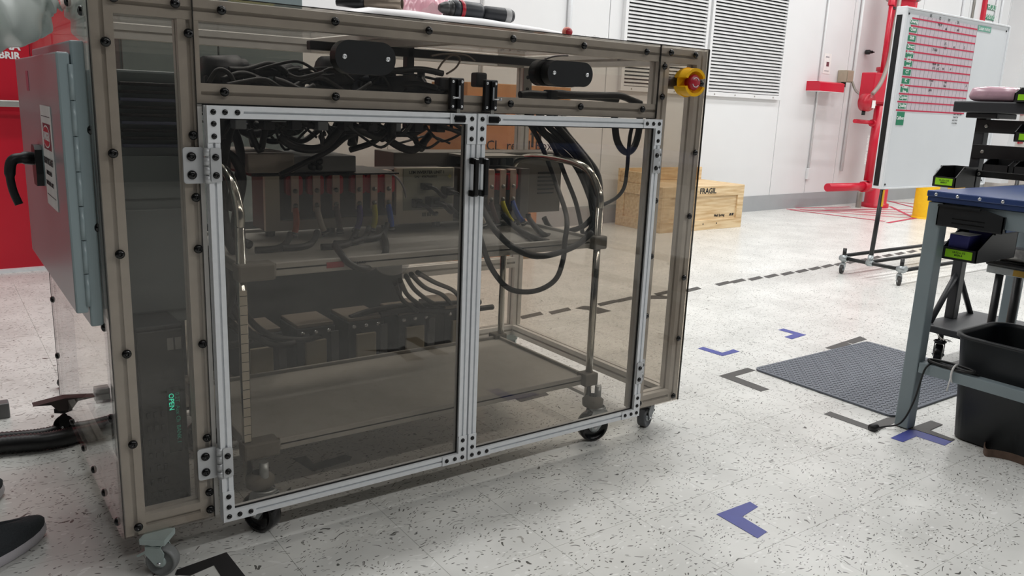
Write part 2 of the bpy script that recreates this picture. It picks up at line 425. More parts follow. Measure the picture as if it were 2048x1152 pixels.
# ---- louvred vents
def vent(xa, xb, za, zb, label):
    t = wthing('louvre_vent', label, 'vent', (xa+xb)/2, -.03, za, 'louvred vents in the white wall')
    t['group'] = 'louvred vents in the white wall'
    mb = MB()
    for a in ((xa, xb, za, za+.045), (xa, xb, zb-.045, zb), (xa, xa+.04, za+.045, zb-.045), (xb-.04, xb, za+.045, zb-.045)):
        mb.box(a[0], a[1], -.055, -.013, a[2], a[3])
    wpart('vent_frame', mb, WHITEP, t)
    mb = MB(); mb.box(xa+.03, xb-.03, -.02, -.0135, za+.03, zb-.03); wpart('vent_backing', mb, mat('vent_dark', (40, 40, 40), .8), t)
    mb = MB(); L = xb-xa-.085
    mb.prism([(-.024, -.004), (-.026, .010), (.008, .026), (.012, .018)], -L/2, L/2, 'x')
    me = mesh_of(mb, 'louvre_slat'); me.materials.append(WHITEP)
    z = za+.055
    while z < zb-.07:
        obj_me('louvre_slat', me, None, t, loc=WM @ Vector(((xa+xb)/2, -.030, z)), rot=Euler((0, 0, WA)).to_matrix().to_4x4()); z += .0355
    for k in range(4):
        xx = xa+.15+(xb-xa-.3)*k/3
        mb = MB(); mb.lathe([(0, .004), (.009, .002), (.01, 0)], at((xx, -.056, za+.022), (0, -1, 0)), 8); wpart('rivet', mb, STEEL, t)
    return t
vent(5.32, 6.58, 1.315, 2.75, 'louvred wall vent on the left, half hidden by the machine frame')
vent(6.62, 8.0, 1.315, 2.75, 'louvred wall vent on the right, above the wooden crate')
# ---- wall conduits, small things on the wall
def wtube(pts, r, seg=8): mb = MB(); mb.tube(pts, r, seg); return mb
def wall_single(name, mb, m, label, cat, group=None): mb.bm.transform(WM); return single(name, mb, m, label, cat, group)
xs, _ = wp(547, 0)
for (pa, pb, label, r) in (((1133, -30), (1133, 70), 'grey vertical conduit on the wall above the red stop button', .022),
                        ((962, -30), (962, 60), 'thin white conduit on the wall above the black drill', .012),
                        ((550, -30), (550, 12), 'white vertical pipe on the wall beside the grey cabinet', .02)):
    a, za = wp(*pa); b, zb = wp(*pb)
    wall_single('conduit', wtube([(b, -.03, 1.0), (b, -.03, 3.2)], r), ALU if r > .02 else WHITEP, label, 'pipe')
a, _ = wp(1632, 180); mb = wtube([(a, -.03, .42), (a, -.03, 3.4)], .012); mb.box(a-.03, a+.03, -.05, -.013, .36, .5, bev=.006)
wall_single('conduit', mb, WHITEP, 'thin white conduit ending in a small box left of the red wall box', 'pipe')
a, _ = wp(1697, 190); wall_single('conduit', wtube([(a, -.04, .45), (a, -.04, 3.4)], .02), WHITEP, 'white conduit running through the steel junction box', 'pipe')
# poster
x0, z0 = wp(1645, 147, .015); x1, z1 = wp(1664, 108, .015)
t = wthing('wall_notice', 'small white paper notice with a photo on the wall above the red box', 'poster', (x0+x1)/2, -.014, z0)
mb = MB(); mb.box(x0, x1, -.0155, -.0135, z0, z1); wpart('paper', mb, PAPER, t)
mb = MB(); mb.box(x0+.06, x1-.04, -.0165, -.0156, z0+.09, z1-.1); wpart('picture', mb, mat('notice_photo', (110, 60, 70), .6, 0, .6, 40), t)
mb = MB(); mb.box(x0+.03, x1-.05, -.0165, -.0156, z1-.05, z1-.035); mb.box(x0+.03, x1-.03, -.0165, -.0156, z0+.03, z0+.04); o = wpart('print_lines', mb, GREYL, t); o['kind'] = 'stuff'
# red wall box
x0, z1 = wp(1637, 162, .17); x1, z0 = wp(1683, 185, .17)
t = wthing('alarm_box', 'red wedge shaped metal box fixed on the white wall', 'box', (x0+x1)/2, -.1, z0)
mb = MB(); mb.prism([(-.013, z0), (-.2, z0), (-.2, z0+.1), (-.17, z1), (-.013, z1)], x0, x1, 'x'); wpart('body', mb, REDP, t)
mb = MB(); mb.box(x0, x1, -.2, -.014, z0-.006, z0-.0005); wpart('rim', mb, WHITEP, t)
# junction box
x0, z1 = wp(1692, 140, .12); x1, z0 = wp(1708, 166, .12)
t = wthing('junction_box', 'square steel junction box on the white conduit', 'box', (x0+x1)/2, -.1, z0)
x1 = x0+.16
mb = MB(); mb.box(x0, x1, -.14, -.014, z0, z1, bev=.006); wpart('body', mb, mat('box_steel', (176, 168, 148), .4, .4), t)
mb = MB(); mb.box(x0+.01, x1-.01, -.146, -.141, z0+.01, z1-.01, bev=.002); wpart('cover', mb, mat('box_steel', (176, 168, 148), .4, .4), t)
mb = MB(); mb.tube([(x0+.05, -.08, z0), (x0+.05, -.08, z0-.06)], .03, 10); wpart('fitting', mb, BLACK, t)
jb = (x1+.03, -.1, z0)
# ---- red fire riser
RX, RY = 9.93, 4.0
t = thing('fire_riser', 'tall red sprinkler riser pipe with valve standing by the white wall', 'pipe', (RX, RY, 0))
mb = MB(); mb.lathe([(.17, 0), (.17, .05), (.14, .06), (.14, 1.28), (.15, 1.29), (.15, 1.33), (.12, 1.36)], Matrix.Translation((RX, RY, 0)), 28); obj('lower_pipe', mb, REDP, t)
mb = MB(); mb.lathe([(.12, 1.36), (.2, 1.37), (.2, 1.40), (.19, 1.42), (.23, 1.5), (.24, 1.62), (.2, 1.72), (.19, 1.74), (.21, 1.745), (.21, 1.79), (.15, 1.8)], Matrix.Translation((RX, RY, 0)), 28); obj('valve_body', mb, REDP, t)
mb = MB(); mb.lathe([(.15, 1.8), (.15, 3.6)], Matrix.Translation((RX, RY, 0)), 28); obj('upper_pipe', mb, REDP, t)
for z in (1.345, 1.765, 2.62):
    mb = MB(); mb.tube(circ3 if False else [(RX+.19*math.cos(a*math.pi/8), RY+.19*math.sin(a*math.pi/8), z) for a in range(16)], .018, 6, closed=True); obj('coupling_ring', mb, REDP if z < 2 else STEEL, t)
def rp(u, v, y=3.75): return PX(u, v, y=y)
p = rp(1752, 170); mb = MB(); mb.box(p.x-.16, p.x+.14, 3.68, 3.86, p.z-.2, p.z+.14, bev=.012); obj('switch_housing', mb, REDP, t)
a = rp(1763, 152, 3.77); b = rp(1769, 8, 3.77)
mb = MB(); mb.tube([(a.x, 3.77, a.z-.04), (a.x, 3.77, b.z+.04)], .026, 10); mb.lathe([(.045, 0), (.045, .03), (.03, .035)], Matrix.Translation((a.x, 3.77, a.z-.02)), 10); mb.lathe([(.04, 0), (.04, .07), (.02, .1)], Matrix.Translation((a.x, 3.77, b.z)), 10); obj('thin_pipe', mb, REDP, t)
mb = MB(); mb.tube([(a.x, 3.77, b.z-.02), (a.x+.14, 3.8, b.z-.02)], .02, 8); obj('elbow', mb, BLACK, t)
p = rp(1744, 205, 3.62); mb = MB(); mb.lathe([(.085, 0), (.105, .01), (.105, .09), (.095, .11), (0, .115)], at((p.x, 3.74, p.z), (-.1, -1, 0)), 24)
obj('flow_switch', mb, REDM, t); mb = MB(); M_ = at((p.x+.035, 3.618, p.z-.02), (-.1, -1, 0)); mb.box(-.03, .03, -.045, .045, 0, .003, M_); obj('switch_label', mb, PAPER, t)
mb = MB(); mb.tube([(p.x-.02, 3.7, p.z-.1), (p.x-.02, 3.7, p.z-.15)], .022, 8); obj('cable_gland', mb, BLACK, t)
# side stubs
a = rp(1709, 242, 3.8); b = rp(1745, 246, 3.8)
mb = MB(); mb.tube([(a.x, 3.8, a.z), (b.x+.1, 3.8, b.z)], .024, 10); mb.tube([(b.x-.02, 3.8, b.z), (b.x+.06, 3.8, b.z)], .045, 10); obj('side_stub', mb, REDP, t)
a = rp(1656, 367, 3.8); b = rp(1735, 373, 3.8)
mb = MB(); mb.tube([(a.x, 3.8, b.z+.01), (b.x+.1, 3.8, b.z)], .05, 12); mb.tube([(b.x-.12, 3.8, b.z), (b.x+.05, 3.8, b.z)], .068, 12); obj('drain_pipe', mb, REDP, t)
a = rp(1733, 385, 3.78); mb = MB(); mb.tube([(a.x, 3.78, .38), (a.x+.02, 3.78, 1.3)], .055, 12); obj('side_pipe', mb, REDP, t)
mb = MB(); q = rp(1738, 300, 3.7); M_ = frame((q.x+.0, 3.72, q.z), (0, 0, 1), (-1, 0, 0)); text('pipe_lettering', 'MAIN DRAIN', .06, frame((q.x-.02, 3.715, q.z), (0, 0, 1), (-1, 0, 0)), WINK, t)
# conduits of the riser
pts = [PX(1705, 165, y=4.2), PX(1712, 182, y=4.05), PX(1725, 190, y=3.95), PX(1736, 191, y=3.85)]
mb = MB(); mb.tube(smooth_path(pts, 6), .016, 8); single('flexible_conduit', mb, STEEL, 'short grey flexible conduit curving from junction box to red riser', 'cable')
pts = [PX(1745, 188, y=3.6), PX(1762, 165, y=3.58), PX(1778, 120, y=3.6), PX(1788, 60, y=3.65), PX(1800, -5, y=3.75), PX(1808, -60, y=3.8)]
mb = MB(); mb.tube(smooth_path(pts, 6), .024, 10); single('flexible_conduit', mb, mat('grey_conduit', (150, 138, 132), .5, .2), 'long grey flexible conduit rising across the red riser pipe', 'cable')
p = PX(1745, 104, y=4.25); mb = MB(); mb.lathe([(.03, 0), (.03, .05), (.018, .06), (.018, .09), (0, .09)], at((p.x, 4.34, p.z), (0, -1, 0)), 12); mb.box(p.x-.05, p.x+.05, 4.25, 4.262, p.z-.008, p.z+.008)
single('hose_bib', mb, BLACK, 'small black pipe fitting sticking out of wall left of riser', 'fitting')
mb = MB(); mb.lathe([(.035, 0), (.035, .2), (.03, .22), (0, .22)], Matrix.Translation(PX(1716, 415, z=0)), 12)
single('pipe_stub', mb, STEEL, 'short grey floor stub beside the base of the red riser', 'fitting')
# second riser at top right of first
p = PX(1822, 0, y=4.15); mb = MB(); mb.tube([(p.x, 4.15, 1.0), (p.x, 4.15, 3.6)], .085, 18)
single('riser_pipe', mb, REDP, 'second thinner red pipe partly behind the whiteboard corner', 'pipe')
# bollards
for (u, v, lab, w) in ((1847, 436, 'yellow bollard behind the whiteboard stand, left of the bench leg', .13), (1911, 410, 'yellow bollard mostly hidden behind the workbench corner', .13)):
    p = PX(u, v, z=0)
    t = thing('bollard', lab, 'bollard', p)
    mb = MB(); mb.lathe([(w, 0), (w, .62), (w*.97, .66), (w*.8, .70), (w*.4, .72), (0, .725)], Matrix.Translation(p), 28); obj('post', mb, YELP, t)
    mb = MB(); mb.lathe([(w+.012, 0), (w+.012, .015), (w, .02)], Matrix.Translation(p), 28); obj('base_ring', mb, YELP, t)
# right end of the wall: white pier, shelves of red lockout tags, signs
a, _ = wp(2014, 100); mb = MB(); mb.box(a-.14, a+.16, -.3, -.014, .19, 5.1); wobj('trim_2', mb, WHITEP)
for (u0, v0, u1, v1, tx, lab) in ((1977, 8, 1993, 22, 'HOLD', 'upper green and white wall sign beside the red strip'), (1974, 28, 1991, 42, 'POSITION', 'lower green and white wall sign beside the red strip')):
    a, z1 = wp(u0, v0, .03); b, z0 = wp(u1, v1, .03)
    t = wthing('wall_sign', lab, 'sign', (a+b)/2, -.02, z0)
    mb = MB(); mb.box(a, b, -.03, -.0135, min(z0, z1), max(z0, z1)); wpart('plate', mb, GREENL, t)
    M = WM @ frame(((a+b)/2, -.031, (z0+z1)/2), (1, 0, 0), (0, 0, 1)); text('lettering', tx, .09 if len(tx) > 4 else .12, M, WINK, t)
a, z1 = wp(1974, -20, .04); b, z0 = wp(1963, 46, .04)
mb = MB(); mb.box(b-.02, b+.06, -.06, -.013, z0, z1+.4, bev=.004); wall_single('red_strip', mb, REDP, 'narrow red vertical strip on the wall behind the whiteboard', 'strip')
for (u, v) in ((1925, 25), (1946, 25), (1992, 20), (2000, 40)):
    a, _ = wp(u, v, .03); mb = MB(); mb.tube([(a, -.03, 2.0), (a, -.03, 3.9)], .018, 8); wall_single('conduit', mb, ALU if u != 1946 else STEEL, {1925: 'grey conduit above the whiteboard top edge, left one', 1946: 'steel conduit above the whiteboard top edge, second from left', 1992: 'grey conduit right of the green wall signs', 2000: 'grey conduit nearest the white pier'}[u], 'pipe')
a, z1 = wp(2036, 12, .1); b, z0 = wp(2070, 50, .1)
mb = MB(); mb.box(a, b, -.16, -.013, z0, z1, bev=.01); wall_single('alarm_cabinet', mb, REDP, 'red cabinet high on the wall at the right picture edge', 'cabinet')
# tag station board
a0, zt = wp(2022, 75, .05); a1, zb = wp(2080, 345, .05)
t = wthing('notice_board', 'white board of red and white safety tags at the right edge', 'board', (a0+a1)/2, -.03, zb)
mb = MB(); mb.box(a0, a1, -.05, -.0135, zb-.2, zt, bev=.004); wpart('backboard', mb, mat('offwhite_board', (214, 206, 200), .5), t)
k = 0
for (u, v) in ((2034, 115), (2026, 172), (2026, 225), (2042, 225), (2022, 282), (2040, 282), (2060, 115), (2058, 172)):
    a, z = wp(u, v, .055)
    mb = MB(); mb.box(a-.09, a+.09, -.075, -.0505, z-.045, z+.03, bev=.004); tg = wpart('tag_holder', mb, REDM, t)
    mb = MB(); mb.box(a-.09, a+.09, -.052, -.0505, z+.05, z+.13); wpart('tag_card', mb, PAPER, t)
    mb = MB(); mb.box(a-.07, a-.02, -.053, -.0521, z+.09, z+.11); wpart('tag_print', mb, INK, t)
# ---- floor markings
def tape(poly, m, label, cat='floor marking', group=None, z=.0004, name='tape_mark', h=.0009, flip=False):
    pts = [PX(u, v, z=0) for u, v in poly]
    if flip: pts = [Vector((p.x, -p.y, 0)) for p in pts][::-1]   # seen in the photo only as a mirror image in the door
    mb = MB(); mb.prism([(p.x, p.y) for p in pts], z, z+h)
    return single(name, mb, m, label, cat, group)
def T3(ox, oy, pts): return [(ox+a/3, oy+b/3) for a, b in pts]
tape(T3(1200, 384, [(588, 940), (618, 930), (735, 965), (800, 945), (838, 958), (735, 985)]), TAPEB, 'blue L shaped tape on the floor between machine and black mat')
tape(T3(1200, 384, [(1070, 828), (1100, 820), (1237, 858), (1150, 884), (1107, 870), (1163, 853)]), TAPEB, 'blue tape corner on the floor beyond the black mat')
tape([(1438, 752), (1495, 736), (1511, 741), (1469, 753), (1539, 779), (1521, 783)], TAPEK, 'grey tape corner on the floor at left corner of black mat')
tape([(1650, 696), (1689, 683), (1703, 689), (1664, 699)], TAPEK, 'grey tape strip at far edge of black mat, left piece')
tape([(1690, 683), (1720, 673), (1734, 679), (1705, 688)], TAPEK, 'grey tape strip at far corner of black mat, right piece')
tape(T3(1536, 768, [(335, 181), (372, 166), (600, 247), (715, 203), (770, 196), (786, 222), (640, 290)]), TAPEK, 'grey L shaped tape at the foot of the workbench leg')
tape(T3(1536, 768, [(835, 272), (978, 222), (1048, 246), (972, 280), (1122, 336), (1098, 346), (888, 278)]), TAPEK, 'grey angled tape beside black bin, above the blue tape', z=.0016)
tape(T3(1536, 768, [(735, 325), (860, 268), (900, 270), (1110, 342), (1060, 371), (890, 315), (808, 350)]), TAPEB, 'blue L shaped tape beside the foot of workbench leg')
tape([(1433, 1029), (1500, 1004), (1516, 1014), (1484, 1034), (1534, 1064), (1515, 1077)], TAPEB, 'blue L shaped tape nearest the viewer on open floor')
tape([(354, 1140), (453, 1105), (490, 1152), (520, 1195), (478, 1210), (428, 1131), (380, 1152), (350, 1150)], mat('black_tape', (40, 40, 42), .5), 'black L shaped tape on the floor under the front caster')
tape([(245, 870), (318, 866), (334, 896), (302, 900), (292, 878), (246, 884)], mat('black_tape', (40, 40, 42), .5), 'black tape corner seen through the lower left panel')
tape([(585, 918), (612, 912), (628, 928), (690, 910), (704, 914), (700, 922), (625, 943)], TAPEK, 'grey L shaped tape on floor inside the left door')
tape([(1010, 787), (1026, 783), (1052, 794), (1090, 784), (1098, 790), (1042, 804)], TAPEK, 'grey L shaped tape on floor inside the right door')
tape([(722, 697), (790, 694), (800, 688), (822, 706), (842, 715), (806, 718), (786, 702)], TAPEK, 'grey tape corner on floor before the machine, mirrored in the left door', flip=True)
tape([(803, 674), (826, 670), (848, 684), (890, 676), (896, 682), (858, 690), (890, 704), (864, 706)], TAPEK, 'grey crossed tape on floor before the machine, mirrored in left door', flip=True)
tape([(1150, 617), (1166, 612), (1190, 613), (1222, 622), (1196, 628), (1175, 620)], TAPEK, 'grey tape patch behind the cart pole')
tape([(1296, 592), (1320, 590), (1340, 594), (1332, 598), (1298, 598)], TAPEK, 'grey tape patch between the right frame posts')
dash = [(1063, 631), (1120, 622), (1215, 606), (1250, 599), (1327, 586), (1385, 579), (1447, 567), (1476, 562), (1511, 557), (1543, 552), (1575, 547), (1604, 542), (1630, 537), (1655, 532), (1680, 528), (1704, 524), (1728, 520), (1752, 515), (1776, 511), (1800, 507), (1824, 503), (1848, 499)]
for (u, v) in dash:
    p = PX(u, v, z=0); mb = MB()
    d = Vector((.985, .17, 0)); e = Vector((.35, .94, 0))
    L_, W2_ = .085, .06
    mb.prism([((p+d*a*L_+e*b*W2_).x, (p+d*a*L_+e*b*W2_).y) for a, b in ((-1, -.5), (1, -.5), (1, .5), (-1, .5))], .0004, .0013)
    single('tape_dash', mb, TAPEK, 'short grey dash of the dashed tape line crossing the floor behind the machine', 'floor marking', 'dashed tape line on the floor')
# red hatched keep clear lines round the riser
for i, (a, b) in enumerate((((1573, 418), (1830, 437)), ((1590, 416), (1700, 414)), ((1600, 419), (1845, 431)), ((1625, 420), (1835, 425)), ((1650, 418), (1840, 420)), ((1780, 413), (1830, 437)), ((1775, 446), (1850, 433)), ((1580, 420), (1770, 443)), ((1770, 402), (1850, 410)), ((1776, 402), (1840, 418)))):
    A, B = PX(*a, z=0), PX(*b, z=0); d = (B-A).normalized(); n = Vector((-d.y, d.x, 0))*.022
    mb = MB(); mb.prism([((A+n).x, (A+n).y), ((B+n).x, (B+n).y), ((B-n).x, (B-n).y), ((A-n).x, (A-n).y)], .0004+i*.0003, .0011+i*.0003)
    single('red_floor_line', mb, REDT, 'thin red line of the hatched area on floor around the red riser', 'floor marking', 'red hatched floor lines')
# ================================================================== TILE-WALL THINGS DONE; THE SAFETY ENCLOSURE
W_, D_, ZB, ZT = 1.883, 1.03, .105, 1.351
E = thing('safety_enclosure', 'large wheeled smoked acrylic machine enclosure on aluminium framing with two front doors', 'enclosure', (0, 0, 0))
h = .0225; YF = .0225+.0005
def R(p0, p1, w=.045, m=None, name='frame_rail', parent=None): return obj(name, rail(p0, p1, w), m or ALUD, parent or E)
for x in (.026, .198, 1.682, 1.857): R((x, YF, ZB), (x, YF, ZT-.006 if x in (.026, 1.857) else ZT-.0518), name='frame_post')
for x in (.026, 1.857): R((x, D_-h, ZB), (x, D_-h, ZT-.006), name='frame_post')
R((.0485, YF, ZT-.029), (1.8345, YF, ZT-.029)); R((.2205, YF, 1.143), (1.6595, YF, 1.143))
R((.0485, YF, ZB+h), (.1755, YF, ZB+h)); R((1.7045, YF, ZB+h), (1.8345, YF, ZB+h))
for z in (ZT-.029, ZB+h): R((.0485, D_-h, z), (1.8345, D_-h, z))
R((.0485, D_-h, .445), (1.8345, D_-h, .445))
for x in (.026, 1.857):
    for z in (ZT-.029, ZB+h): R((x, .0455, z), (x, D_-.045, z))
R((.9, .0455, ZT-.029), (.9, D_-.045, ZT-.029))
# panels
def panel(x0, x1, y0, y1, z0, z1, m=None, name='acrylic_panel'):
    mb = MB(); mb.box(x0, x1, y0, y1, z0, z1); return obj(name, mb, m or TINT, E)
PF = (-.0065, -.0005)
panel(0, .2065, *PF, ZB, ZT); panel(.209, 1.6545, *PF, 1.1215, ZT); panel(1.657, W_, *PF, ZB, ZT)
panel(-.0065, -.0005, .0005, D_, ZB, ZT, CLEAR, 'side_panel')
panel(W_-.002, W_+.004, .0005, D_, ZB, ZT, LIGHTT, 'side_panel')
panel(.003, W_-.004, D_+.0005, D_+.0065, ZB, ZT, LIGHTT, 'back_panel')
panel(-.0, W_, .001, D_, ZT-.0045, ZT+.0015, CLEAR, 'top_panel')
# dark sawn edges of the sheets
for (x, z0, z1) in ((-.0012, ZB, ZT), (.2068, ZB, ZT), (1.6547, 1.12, ZT), (W_+.0002, ZB, ZT)):
    mb = MB(); mb.box(x, x+.0016, -.0068, -.0003, z0, z1); obj('panel_edge', mb, EDGE, E)
mb = MB(); mb.box(-.0072, -.0003, D_+.0002, D_+.0022, ZB, ZT); obj('panel_edge', mb, EDGE, E)
mb = MB(); mb.box(0, W_, -.0068, -.0003, ZT, ZT+.0018); obj('panel_edge', mb, EDGE, E)
mb = MB(); mb.box(.209, 1.6545, -.0068, -.0003, 1.1195, 1.1213); obj('panel_edge', mb, EDGE, E)
# bolts
mb = MB(); mb.lathe([(.0105, 0), (.0102, .0028), (.008, .0055), (.0045, .0068), (.0042, .0068), (.004, .004), (0, .004)], None, 14)
BOLT = mesh_of(mb, 'bolt'); BOLT.materials.append(BLACKG)
RYm = rotto((0, -1, 0)); RXm = rotto((-1, 0, 0)); RXp = rotto((1, 0, 0)); RZp = Matrix()
def bolt(loc, rot=RYm, parent=None, s=1.0, name='bolt'):
    return obj_me(name, BOLT, None, parent or E, loc=loc, rot=rot @ Matrix.Scale(s, 4))
yb = -.0066
for z in (1.24, 1.01, .79, .56, .34, .128): bolt((.03, yb, z))
for z in (1.27, 1.05, .91, .79, .56, .32, .175, .128): bolt((.197, yb, z))
for x in (.05, .172): bolt((x, yb, 1.33))
for x in (.27, .54, .80, 1.07, 1.33, 1.59): bolt((x, yb, 1.325)); bolt((x, yb, 1.148))
for z in (1.285, 1.19, 1.07, .85, .66, .45, .128): bolt((1.682 if z < 1.06 else 1.675, yb, z))
for z in (1.24, 1.01, .79, .57, .345, .125): bolt((1.855, yb, z))
for x in (1.70, 1.815): bolt((x, yb, 1.33))
for (y, z) in ((.026, 1.30), (.026, 1.057), (.026, .847), (.026, .62), (.026, .40), (.044, .129), (.215, .13), (.372, .13), (.534, .13), (.76, .13), (.98, .13), (1.0, .277), (1.0, .468), (1.0, .7), (1.0, .95), (1.0, 1.2), (.98, 1.33), (.7, 1.33), (.45, 1.33), (.2, 1.33)):
    bolt((-.0066, y, z), RXm)
for x in (.2, .5, .8, 1.1, 1.4, 1.7): bolt((x, .03, ZT+.0016), RZp, s=.6)
# corner plates inside at the rear
for x in (1.80, 1.857):
    pass
mb = MB(); mb.prism([(1.70, ZT-.005), (1.88, ZT-.005), (1.88, ZT-.16), (1.835, ZT-.16), (1.835, ZT-.05), (1.70, ZT-.05)], D_-.051, D_-.0455, 'y'); obj('corner_plate', mb, STEEL, E)
for (x, z) in ((1.72, ZT-.03), (1.76, ZT-.03), (1.80, ZT-.03), (1.857, ZT-.03), (1.857, ZT-.09), (1.857, ZT-.14)): bolt((x, D_-.0515, z), s=.8)
# oval cable port covers
def oval(x0, x1, z0, z1, yy):
    r = (z1-z0)/2
    mb = MB(); mb.prism(rrect(x0+.006, x1, z0, z1, r*.98, 10), -.040, -.0068, 'y'); c = obj('cable_port_cover', mb, BLACK, E)
    for x in (x0+.03, x1-.022):
        mb = MB(); mb.lathe([(.0065, 0), (.006, .002), (.002, .003), (.002, .001), (0, .001)], at((x, -.0401, (z0+z1)/2), (0, -1, 0)), 12); obj('screw', mb, SCREW, c)
oval(.519, .687, 1.204, 1.283, 0); oval(1.166, 1.342, 1.205, 1.275, 0)
mb = MB(); mb.prism(rrect(1.155, 1.33, 1.203, 1.277, .036, 10), .000, .03, 'y'); obj('cable_port_collar', mb, BLACKG, E)
# emergency stop
p = Vector((1.77, -.0068, 1.24))
mb = MB(); mb.box(p.x-.035, p.x+.035, -.02, -.0068, p.z-.035, p.z+.035, bev=.003); es = obj('emergency_stop', mb, YEL, E)
outer, inner = [], []
for a in range(0, 361, 12): outer.append((p.x+.052*math.cos(math.radians(a)), p.z+.047*math.sin(math.radians(a))))
def shroud(a0, a1):
    o = [(p.x+.050*math.cos(math.radians(a)), p.z+.045*math.sin(math.radians(a))) for a in range(a0, a1+1, 10)]
    i = [(p.x+.039*math.cos(math.radians(a)), p.z+.035*math.sin(math.radians(a))) for a in range(a1, a0-1, -10)]
    return o+i
for (a0, a1) in ((20, 160), (200, 340)):
    mb = MB(); mb.prism(shroud(a0, a1), -.058, -.0069, 'y'); obj('guard_collar', mb, YEL, es)
mb = MB(); mb.prism(circ(p.x, p.z, .048, 28), -.022, -.0201, 'y'); obj('guard_base', mb, YEL, es)
mb = MB(); mb.lathe([(.014, 0), (.014, .018), (.024, .02), (.026, .03), (.022, .036), (0, .037)], at((p.x, -.022, p.z), (0, -1, 0)), 24); obj('push_button', mb, REDM, es)
for a0 in (20, 200):
    mb = MB(); mb.tube([(p.x+.015*math.cos(math.radians(a0+k*14)), -.0595, p.z+.015*math.sin(math.radians(a0+k*14))) for k in range(10)], .0014, 5); obj('arrow_mark', mb, WINK, es)
mb = MB(); mb.tube([(p.x-.01, 0, p.z), (p.x-.01, .06, p.z)], .02, 12); obj('switch_back', mb, BLACK, es)
# doors ------------------------------------------------------------
DZ0, DZ1 = .096, 1.1175
def make_door(x0, x1, side, label):
    yo, yi = -.031, -.003; w = .028; yc = -.017
    d = MB(); d.box(x0+w-.005, x1-w+.005, -.0195, -.0145, DZ0+w-.005, DZ1-w+.005)
    d = obj('door', d, TINT, E, label)
    for (a, b) in (((x0+w/2, yc, DZ0), (x0+w/2, yc, DZ1)), ((x1-w/2, yc, DZ0), (x1-w/2, yc, DZ1)), ((x0+w, yc, DZ0+w/2), (x1-w, yc, DZ0+w/2)), ((x0+w, yc, DZ1-w/2), (x1-w, yc, DZ1-w/2))):
        obj('door_rail', rail(a, b, w), ALU, d)
    L, tk = .082, .028
    for (cx, sx) in ((x0, 1), (x1, -1)):
        for (cz, sz) in ((DZ0, 1), (DZ1, -1)):
            mb = MB(); mb.prism([(cx, cz), (cx+sx*L, cz), (cx+sx*L, cz+sz*tk), (cx+sx*tk, cz+sz*tk), (cx+sx*tk, cz+sz*L), (cx, cz+sz*L)], yo-.003, yo-.0002, 'y')
            obj('corner_bracket', mb, ALU, d)
            for (bx, bz) in ((.014, .014), (.040, .014), (.068, .014), (.014, .040), (.014, .068)):
                bolt((cx+sx*bx, yo-.003, cz+sz*bz), parent=d, s=.62)
    # rubber seal
    mb = MB()
    for (a0, a1, b0, b1) in ((x0+w, x1-w, DZ0+w, DZ0+w+.003), (x0+w, x1-w, DZ1-w-.003, DZ1-w), (x0+w, x0+w+.003, DZ0+w+.003, DZ1-w-.003), (x1-w-.003, x1-w, DZ0+w+.003, DZ1-w-.003)):
        mb.box(a0, a1, -.024, -.0196, b0, b1)
    obj('seal', mb, RUBBER, d)
    # hinges
    hx = x0 if side < 0 else x1
    for hz in (.983, .254):
        mb = MB(); hh = .041
        s = side
        mb.prism(rrect(min(hx+s*.004, hx+s*.05), max(hx+s*.004, hx+s*.05), hz-hh, hz+hh, .007, 4), -.012, -.007, 'y') if side < 0 else mb.prism(rrect(hx+.002, hx+.030, hz-hh, hz+hh, .006, 4), -.012, -.007, 'y')
        mb.prism(rrect(min(hx-s*.028, hx-s*.004), max(hx-s*.028, hx-s*.004), hz-hh+.004, hz+hh, .005, 4), yo-.0045, yo-.0002, 'y')
        hg = obj('hinge', mb, mat('hinge_grey', (196, 198, 200), .4, .3, .03), d)
        mb = MB()
        for k in range(4):
            z0 = hz-hh+k*(2*hh/4)+.001; mb.tube([(hx, -.024, z0), (hx, -.024, z0+2*hh/4-.002)], .0085, 14)
        obj('hinge_barrel', mb, mat('hinge_grey', (196, 198, 200), .4, .3, .03), d)
        offs = (.032,) if side < 0 else (.018,)
        for dz in (-.021, .02):
            for of in offs: bolt((hx+s*of, -.0121, hz+dz), parent=d, s=1.0 if side < 0 else .8)
            bolt((hx-s*.015, yo-.0046, hz+dz), parent=d, s=.75)
    return d
d1 = make_door(.2215, .938, -1, 'left hinged smoked acrylic door'); d2 = make_door(.944, 1.6575, 1, 'right hinged smoked acrylic door')
# pull handles
for (x, d) in ((.925, d1), (.957, d2)):
    mb = MB(); z0, z1 = .893, 1.0
    mb.box(x-.009, x+.009, -.060, -.0345, z0, z0+.018, bev=.003); mb.box(x-.009, x+.009, -.060, -.0345, z1-.018, z1, bev=.003)
    mb.box(x-.007, x+.007, -.066, -.056, z0+.002, z1-.002, bev=.003); obj('pull_handle', mb, BLACKG, d)
